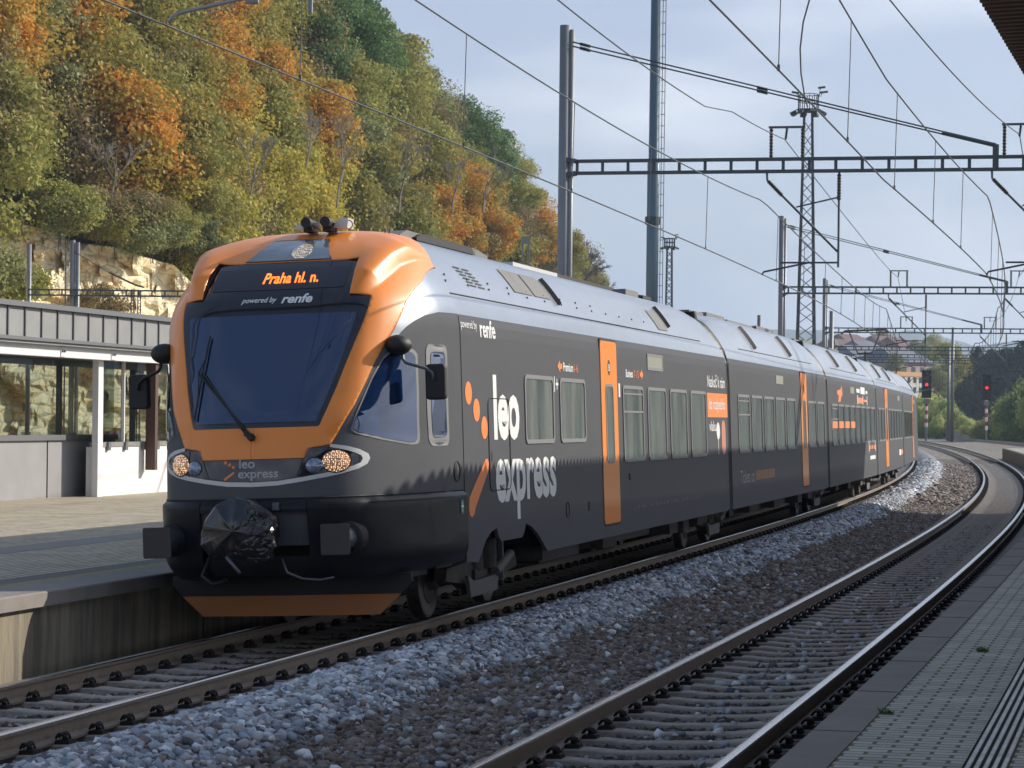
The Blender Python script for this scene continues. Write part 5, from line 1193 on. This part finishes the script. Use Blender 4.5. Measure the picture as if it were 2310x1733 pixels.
def plant(name, lab, cat, group, pos, pro, kind, sc, sz=None):
    me, tr = pro; t = thing(name, lab, cat, pos, group)
    M = Matrix.Translation(pos) @ Matrix.Rotation(rgt.uniform(0, 6.28), 4, 'Z') @ Matrix.Diagonal((sc, sc, sz or sc, 1))
    a = link('trunk', tr, t, M); b = link('crown', me, t, M)
    if not me.materials: me.materials.append(LM[kind])
    b.material_slots[0].link = 'OBJECT'; b.material_slots[0].material = LM[kind]
    return t
ANCH = [(40, 60, 'orange'), (120, 50, 'orange'), (60, 20, 'orange'), (95, 130, 'orange'), (10, 120, 'orange'), (230, 60, 'brown'), (300, 100, 'ochre'), (490, 60, 'orange'), (500, 150, 'orange'), (525, 250, 'orange'), (460, 280, 'orange'), (640, 310, 'orange'), (670, 390, 'orange'), (1200, 500, 'orange'), (1250, 520, 'yellow'), (1160, 530, 'orange'), (50, 190, 'yellow'), (470, 380, 'yellow'), (500, 430, 'yellow'), (270, 420, 'orange'), (290, 480, 'yellow'), (645, 440, 'yellow'), (690, 470, 'yellow'), (420, 330, 'ochre'), (150, 100, 'ochre'), (200, 200, 'ochre'), (230, 280, 'ochre'), (330, 190, 'ochre'), (350, 300, 'ochre'), (370, 400, 'ochre'), (160, 330, 'ochre'), (600, 60, 'olive'), (580, 160, 'olive'), (820, 300, 'olive'), (920, 340, 'olive'), (1000, 400, 'olive'), (1100, 450, 'olive'), (850, 450, 'brown'), (60, 350, 'olive'), (560, 330, 'olive'), (740, 60, 'green'), (830, 130, 'green'), (780, 170, 'green'), (1010, 200, 'green'), (1060, 260, 'green'), (1090, 330, 'green'), (710, 150, 'green'), (700, 260, 'brown'), (860, 230, 'olive'), (950, 300, 'brown'), (900, 480, 'ochre'), (30, 280, 'brown'), (110, 420, 'brown'), (1010, 500, 'orange'), (950, 240, 'olive'), (750, 380, 'grey'), (1180, 400, 'olive'), (400, 90, 'ochre'), (320, 20, 'ochre')]
WORD = {'orange': 'bright orange', 'yellow': 'golden yellow', 'ochre': 'brownish gold', 'olive': 'olive green', 'green': 'deep green', 'brown': 'thin brown leaved', 'grey': 'grey green'}
def zone(px, py):
    h = 'far left' if px < 200 else 'left' if px < 430 else 'left middle' if px < 700 else 'middle' if px < 950 else 'right'
    vv = 'upper' if py < 170 else 'middle' if py < 340 else 'lower'
    return '%s part of the %s hillside' % (vv, h)
TOP = ([-400, 560, 640, 720, 800, 870, 930, 1000, 1060, 1100, 1160, 1200, 1230, 1290, 1340, 1370], [-700, -100, 45, 30, 95, 185, 240, 245, 305, 375, 395, 470, 545, 575, 635, 690])
SP = []
py = -30
while py < 640:
    px = -70+rgt.uniform(0, 40)
    while px < 1370:
        top = np.interp(px, *TOP); sc = 165/float(np.interp(px, HP, HB))
        x = px+rgt.uniform(-22, 22); y = py+rgt.uniform(-20, 20)
        if y > top+42*sc and not (x < 400 and y > 470) and y < 600: SP.append((x, y))
        px += 116*max(.42, sc)*(1 if py < 350 else .9)
    py += 72
# keep the ridge line closed with a row along the top edge
px = 590
while px < 1370:
    top = float(np.interp(px, *TOP)); sc = 165/float(np.interp(px, HP, HB)); SP.append((px, top+50*sc+rgt.uniform(-6, 10))); px += 62*max(.42, sc)
ntree = 0
for x, y in sorted(SP, key=lambda q: -q[1]):
    k = min(ANCH, key=lambda a: (a[0]-x)**2+(a[1]-y)**2)[2]
    if x > 1215: k = 'brown' if rgt.random() < .7 else 'olive'
    elif rgt.random() < .13: k = rgt.choice(['olive', 'ochre', 'brown', 'grey'])
    # walk along the sight line to the slope, a little below the crown centre
    Y = float(np.interp(x, HP, HB)); hit = None
    while Y < np.interp(x, HP, HB)+75:
        q = ray(x, y, Y)
        if q.z-4.2 <= terrain(q.x, Y): hit = q; break
        Y += .5
    if hit is None: Y = float(np.interp(x, HP, HB))+float(np.interp(x, HP, HR))+6; hit = ray(x, y, Y)
    thin = k == 'brown' or (k == 'olive' and rgt.random() < .35)
    pro = rgt.choice(PROT if thin else PRO); sc = rgt.uniform(.82, 1.15)*(1 if x < 950 else .82); base_z = hit.z-(4.9*sc if hit is None else 4.6*sc)
    tz = float(terrain(hit.x, Y)); zz = min(base_z, tz+1.0) if tz > 0 else base_z
    lab = '%s tree with autumn leaves in the %s' % (WORD[k], zone(x, y))
    plant('tree', lab, 'tree', 'trees on the wooded hillside', (hit.x, Y, base_z), pro, k, sc); ntree += 1
# shrubs hanging over and growing below the cliff, and undergrowth at the foot of the trees
ns = 0
for x, y, k, s in [(150, 495, 'grey', 1.15), (170, 530, 'grey', .9), (225, 500, 'olive', 1.1), (260, 540, 'grey', 1.0), (290, 520, 'brown', 1.2), (360, 530, 'olive', 1.3), (420, 560, 'grey', 1.4), (480, 520, 'olive', 1.3), (500, 590, 'grey', 1.4), (550, 500, 'olive', 1.3), (570, 560, 'olive', 1.3), (620, 520, 'grey', 1.4), (640, 580, 'olive', 1.4), (700, 530, 'brown', 1.3), (760, 500, 'grey', 1.4), (800, 560, 'olive', 1.4), (860, 520, 'olive', 1.5), (920, 560, 'ochre', 1.5), (980, 540, 'orange', 1.5), (1040, 570, 'brown', 1.6), (1100, 560, 'olive', 1.7), (1150, 590, 'olive', 1.9), (1210, 600, 'olive', 2.0), (1290, 640, 'olive', 2.0), (1330, 670, 'brown', 1.6), (20, 660, 'olive', 1.1), (-20, 640, 'grey', 1.1), (230, 690, 'brown', .8), ]:
    Y = float(np.interp(x, HP, HB))+(-2.5 if (x < 400 and y > 560) else 0); q = ray(x, y+30, Y)
    if not (x < 400 and y > 560):
        while q.z > terrain(q.x, Y)+.3 and Y < np.interp(x, HP, HB)+60: Y += .5; q = ray(x, y+30, Y)
    plant('shrub', '%s shrub %s' % (WORD[k], ('at the foot of the sandstone cliff' if y > 600 and x < 460 else 'hanging over the edge of the sandstone cliff' if x < 420 else 'at the lower edge of the autumn trees behind the train')), 'shrub', 'shrubs around the cliff and hill foot', tuple(q), rgt.choice(PROB), k, s)
for k_ in range(22):
    x = rgt.uniform(95, 500); lim = float(np.interp(x, [95, 120, 160, 180, 220, 260, 300, 350, 400, 500], [500, 545, 555, 540, 570, 560, 580, 600, 600, 640])); y = rgt.uniform(475, lim-25); kk = rgt.choice(['grey', 'grey', 'olive', 'brown', 'olive']); Y = float(np.interp(x, HP, HB))-rgt.uniform(1.6, 2.8); q = ray(x, y+22, Y)
    plant('shrub', '%s shrub hanging over the edge of the sandstone cliff' % WORD[kk], 'shrub', 'shrubs around the cliff and hill foot', tuple(q), rgt.choice(PROB), kk, rgt.uniform(.6, 1.05))
# bare trees
def bare(px, py0, py1, Y, lab, seed, lean=0., col=None, spread=1.):
    q0 = ray(px, py0, Y); h = ray(px, py1, Y).z-q0.z; rg = random.Random(seed); mb = MB()
    def br(p, d, l, r, n):
        e = p+d*l; m = p.lerp(e, .5)+Vector((rg.gauss(0, .03), 0, rg.gauss(0, .03)))*l; mb.tube([p, m, e], [r, r*.85, r*.65], 4)
        if n == 0: return
        for k in range(3 if n > 1 else 4):
            v = (d+Vector((rg.gauss(0, .42), rg.gauss(0, .42), rg.gauss(.12, .25)))*spread).normalized(); br(p.lerp(e, rg.uniform(.45, 1)), v, l*rg.uniform(.5, .78), max(r*.55, .00008*Y), n-1)
    br(q0, Vector((lean, 0, 1)).normalized(), h*.42, h*.012*max(1, Y/170), 5)
    t = thing('bare_tree', lab, 'tree', tuple(q0), 'bare trees on the hill'); mb.build('trunk', col or m_bark, t)
bare(85, 440, 220, 172, 'pale leafless leaning tree on the left of the hillside', 4, .35, mat('pale_bark', (.34, .31, .26), .9))
for k_, (x, y0_, y1_) in enumerate([(250, 470, 250), (560, 470, 230), (690, 380, 180), (760, 470, 250), (900, 480, 290), (1020, 480, 330), (1090, 480, 310)]):
    Y = float(np.interp(x, HP, HB))-3; bare(x, y0_, y1_, Y, ['thin grey bare tree low on the left of the hillside', 'thin grey bare tree among the trees above the cab', 'bare limbs showing under the dark green tree', 'bare limbed tree above the train roof lamp', 'bare limbed tree above the orange roof shoulder', 'bare limbed tree above the roof vents', 'bare limbed tree left of the gantry pole'][k_], 30+k_, .15, mat('grey_bark', (.24, .215, .18), .9))
bare(1300, 690, 530, 330, 'bare purple brown tree at the right end of the hill', 8, .2, mat('dark_twigs', (.12, .09, .085), .9)); bare(1335, 720, 590, 345, 'leafless bush like tree lowest at the right tip of the hill', 12, .25, mat('dark_twigs', (.12, .09, .085), .9)); bare(1275, 640, 520, 335, 'bare twiggy tree just right of the gantry pole', 15, .1, mat('dark_twigs', (.12, .09, .085), .9))
# ------------------------------------------------------------------ right background
rows = []
for k in range(60):
    X = 98+k*5.; zt = float(np.interp(X, [98, 110, 135, 200, 390], [0, 7, 14, 32, 62])); rows.append([(X, 470-X*.2, -.7), (X, 500-X*.2, zt*.2), (X, 530-X*.2, zt*.5), (X, 590-X*.2, zt*.85), (X, 660, zt)])
MB().grid(rows).build('wooded_slope', mat('dark_forest_floor', (.02, .035, .02), .95, noise=(.2, .6, (.04, .055, .03))), None, True)['kind'] = 'structure'
for px, yt, Y, s in [(2140, 850, 540, .6), (2156, 822, 545, .7), (2172, 803, 550, .85), (2190, 790, 545, .9), (2205, 772, 560, .95), (2222, 785, 540, .9), (2240, 768, 555, 1.), (2258, 778, 540, .95), (2275, 765, 555, 1.), (2292, 772, 540, 1.), (2310, 755, 550, 1.1), (2332, 750, 540, 1.1), (2163, 860, 500, .6), (2182, 848, 505, .7), (2212, 838, 500, .75), (2236, 842, 495, .75), (2262, 830, 495, .8), (2290, 836, 490, .8), (2318, 820, 490, .9)]:
    q = ray(px, yt, Y); plant('conifer', 'dark shaded conifer in the dense wood at the right edge', 'tree', 'dark conifers at the right edge', (q.x, Y, q.z-14.6*s), rgt.choice(PROP), 'pine', s*1.05, s)
q = ray(2135, 840, 520); plant('tree', 'yellowish autumn tree left of the dark conifers', 'tree', None, (q.x, 520, q.z-5.5), PRO[1], 'olive', 1.05)
q = ray(2115, 870, 500); plant('tree', 'small olive autumn tree beside the apartment block', 'tree', None, (q.x, 500, q.z-4), PRO[3], 'grey', .7)
for px, yt, Y, k in [(2062, 895, 425, 'grey'), (2080, 885, 415, 'fresh'), (2096, 882, 405, 'fresh'), (2113, 888, 400, 'fresh'), (2130, 898, 395, 'fresh'), (2144, 915, 385, 'fresh'), (2158, 925, 375, 'grey'), (2172, 936, 370, 'fresh'), (2188, 944, 362, 'fresh'), (2203, 950, 352, 'fresh'), (2219, 946, 350, 'grey'), (2235, 936, 348, 'fresh'), (2249, 925, 345, 'green'), (2262, 908, 345, 'green'), (2277, 892, 342, 'fresh'), (2292, 880, 340, 'green'), (2309, 868, 336, 'green'), (2330, 850, 334, 'green'), (2350, 845, 330, 'fresh'), (2120, 935, 380, 'fresh'), (2090, 930, 395, 'fresh'), (2268, 950, 335, 'fresh'), (2290, 945, 330, 'green')]:
    q = ray(px, yt, Y); hgt = q.z+.4
    plant('bush', '%s bush in the hedge of greenery beyond the curve' % ('sunlit yellow green' if k == 'fresh' else 'darker green' if k == 'green' else 'grey green'), 'bush', 'bushes beyond the curve', (q.x, Y, -.4), rgt.choice(PROB), k, max(.75, hgt/5.5), hgt/2.75)
tag(MB().box((0, 0, 0), (.4, 70, 3.0), Matrix.Translation(ray(2075, 984, 400)) @ Matrix.Rotation(R(-4.2), 4, 'Z')).build('boundary_wall', m_conc), 'pale concrete wall below the bushes beyond the bend', 'wall') if False else None
a = ray(2070, 985, 415); b = ray(2190, 992, 352)
tag(MB().add([(a.x, a.y, -.5), (b.x, b.y, -.5), (b.x, b.y, .35), (a.x, a.y, 2.6), (a.x, a.y+.5, 2.6), (b.x, b.y+.5, .35)], [(0, 1, 2, 3), (3, 2, 5, 4)]).build('boundary_wall', mat('pale_concrete', (.36, .36, .36), .9, noise=(.6, .5, (.25, .26, .25)))), 'pale grey concrete wall below the bushes beyond the bend', 'wall')
# signals
def signal(px, ytop, ybot, ybase, Y, lab):
    a = ray(px, ytop, Y); b = ray(px, ybot, Y); c = ray(px, ybase, Y); t = thing('railway_signal', lab, 'signal', (c.x, Y, c.z), 'red railway signals')
    w = (a.z-b.z)*.17; mb = MB(); mb.box((a.x-w, Y, b.z), (a.x+w, Y+.3, a.z)); mb.build('signal_head', mat('signal_black', (.008, .009, .01), .6), t)
    for k in range(4):
        z = a.z-(a.z-b.z)*(.14+.19*k); on = k == (1 if False else 2) if False else k == 2; mb = MB(); mb.tube([(a.x, Y-.02, z), (a.x, Y-.06, z)], w*.3, 14)
        mb.build('lamp', mat('red_lamp', (.5, .01, .01), .4, emit=((1, .02, .03), 2.6)) if k == 2 else mat('dark_lamp', (.02, .02, .02), .2), t)
        mb = MB(); P = [(a.x+math.cos(q)*w*.55, z+math.sin(q)*w*.55) for q in np.linspace(0, math.pi, 8)]; mb.grid([[(x, Y-.02, zz) for x, zz in P], [(x, Y-.4, zz) for x, zz in P]]); mb.build('lamp_hood', mat('signal_black', (.008, .009, .01), .6), t)
    n = 9
    for k in range(n):
        z0 = c.z+(b.z-c.z)*k/n; z1 = c.z+(b.z-c.z)*(k+1)/n
        if k > 1: MB().tube([(a.x, Y+.15, z0), (a.x, Y+.15, z1)], w*.33, 10).build('mast_band', mat('signal_red', (.45, .03, .03), .5) if k % 2 else m_white, t)
    MB().tube([(a.x, Y+.15, -.5), (a.x, Y+.15, c.z+(b.z-c.z)*2/n)], w*.25, 8).build('mast_foot', m_pole, t)
    MB().box((a.x-w*.6, Y-.1, b.z-w*1.2), (a.x+w*.6, Y+.2, b.z-w*.2)).build('signal_box', m_pole, t)
signal(2091, 835, 898, 982, 338, 'red light signal on a striped post just right of the train end')
signal(2226.5, 845, 903, 990, 325, 'red light signal on a red and white post in front of the dark conifers')
# apartment block, town, far hills
def block(lab, px0, px1, ytop, ybot, Y, rows_, cols, wall, band, roofc=None, dep=18, name='apartment_block', turn=.8):
    a = ray(px0, ytop, Y); b = ray(px1, ybot, Y); w = b.x-a.x; z1 = a.z; z0 = b.z; M = Matrix.Translation((a.x, Y, 0)) @ Matrix.Rotation(turn, 4, 'Z'); w = w/math.cos(turn)
    t = thing(name, lab, 'building', tuple(M.translation)); 
    MB().box((0, 0, min(z0, -.5)), (w, dep, z1), M).build('wall', wall, t)
    h = (z1-z0)/rows_
    if band: MB().box((-.1, -.12, z1-h*.32), (w+.1, 0, z1+.3), M).build('top_band', band, t)
    if roofc: MB().add([M @ Vector(v) for v in ((-.6, -.6, z1), (w+.6, -.6, z1), (w+.6, dep+.6, z1), (-.6, dep+.6, z1), (w*.12, dep/2, z1+dep*.28), (w*.88, dep/2, z1+dep*.28))], [(0, 1, 5, 4), (1, 2, 5), (2, 3, 4, 5), (3, 0, 4)]).build('roof', roofc, t)
    for r in range(rows_):
        for c in range(cols):
            x = w*(c+.28)/cols; ww = w/cols*.45; z = z1-h*(r+.95)+(0 if not band else 0)
            wn = MB().box((x, -.05, z), (x+ww, .05, z+h*.55), M).build('window', mat('far_window', (.06, .07, .09), .2), t)
    return t
block('white apartment block with an orange band under its roof', 1925, 2128, 838, 932, 560, 4, 13, mat('cream_wall', (.72, .70, .62), .8), mat('orange_band', (.75, .42, .18), .8))
mt = [mat('far_wall_a', (.5, .45, .42), .9), mat('far_wall_b', (.62, .60, .58), .9), mat('far_wall_c', (.42, .30, .27), .9)]; rr_ = mat('red_roof', (.16, .095, .09), .9); gr_ = mat('grey_roof', (.12, .13, .17), .8)
for i, (px0, px1, yt, Y, rf_, lab) in enumerate([(1898, 1960, 795, 700, rr_, 'distant house with a dull red hipped roof left of the town'), (1925, 1990, 782, 760, rr_, 'higher distant house with a wide red roof'), (1965, 2030, 800, 690, gr_, 'long distant building with a grey roof below the red ones'), (1995, 2060, 785, 780, rr_, 'red roofed distant house in the middle of the town'), (2040, 2090, 790, 740, rr_, 'red roofed house right of the town centre'), (2030, 2128, 818, 640, gr_, 'dark roofed long block just above the apartment block'), (1830, 1890, 800, 800, rr_, 'small distant house showing behind the lattice tower'), (1940, 2010, 812, 650, gr_, 'pale distant block directly above the cream apartments')]):
    block(lab, px0, px1, yt, yt+45, Y, 2, 4, mt[i % 3], None, rf_, 14, 'distant_house', .65+.1*(i % 3))
rg = random.Random(9)
for px, py, Y, s in [(1860, 815, 720, 1.5), (1880, 822, 700, 1.4), (1905, 838, 640, 1.3), (1990, 775, 820, 1.4), (2065, 800, 720, 1.3), (2090, 810, 700, 1.6), (2105, 790, 800, 1.6), (2020, 830, 620, 1.2), (1960, 790, 790, 1.2), (1790, 800, 760, 1.5), (1770, 805, 760, 1.4), (1815, 812, 740, 1.5)]:
    q = ray(px, py, Y); plant('tree', 'hazy grey green tree among the distant houses of the town', 'tree', 'trees among the distant houses', (q.x, Y, q.z-3*s), rgt.choice(PRO), rg.choice(['grey', 'brown', 'olive']), s*.55)
def ridge(name, Y, pts, m, dep=600, seed=0):
    mb = MB(); xs = np.arange(pts[0][0], pts[-1][0], 14); A = []
    for x in xs:
        y = float(np.interp(x, [p[0] for p in pts], [p[1] for p in pts]))+mn.noise(Vector((x*.012, seed, 0)))*5+mn.noise(Vector((x*.06, seed, 2)))*1.6; q = ray(float(x), y, Y); A.append([(q.x, Y-dep, -5), (q.x, Y-dep*.4, q.z*.6), (q.x, Y, q.z), (q.x*1.05, Y+dep, -5)])
    mb.grid(A).build(name, m, None, True)['kind'] = 'structure'
ridge('hills', 4200, [(-2500, 760), (1300, 780), (1600, 760), (1700, 742), (1850, 746), (1950, 760), (2060, 745), (2130, 760), (2200, 780), (2500, 745), (3300, 700), (4200, 640), (7000, 560)], mat('far_wood', (.05, .07, .055), .95), 900, 1)
ridge('hills', 1500, [(1500, 850), (1750, 812), (1900, 800), (2050, 812), (2300, 800), (2500, 760), (3300, 640), (4200, 560), (7000, 480)], mat('mid_wood', (.07, .075, .045), .95, noise=(.02, .7, (.15, .11, .06))), 500, 5)
# haze: one closed box of thin air round everything except the sky
hm = bpy.data.materials.new('haze'); hm.use_nodes = True; t = hm.node_tree; t.nodes.remove(t.nodes['Principled BSDF']); pv = N(t, 'ShaderNodeVolumePrincipled')
pv.inputs['Color'].default_value = (.66, .80, 1.0, 1); pv.inputs['Density'].default_value = .00021; pv.inputs['Anisotropy'].default_value = .3
t.links.new(pv.outputs[0], t.nodes['Material Output'].inputs['Volume'])
hb = MB().box((-7000, -220, -8), (7500, 9500, 420)).build('haze', hm); hb['kind'] = 'stuff'
bpy.context.view_layer.update()
for o in bpy.data.objects:
    if '_w' in o: del o['_w']
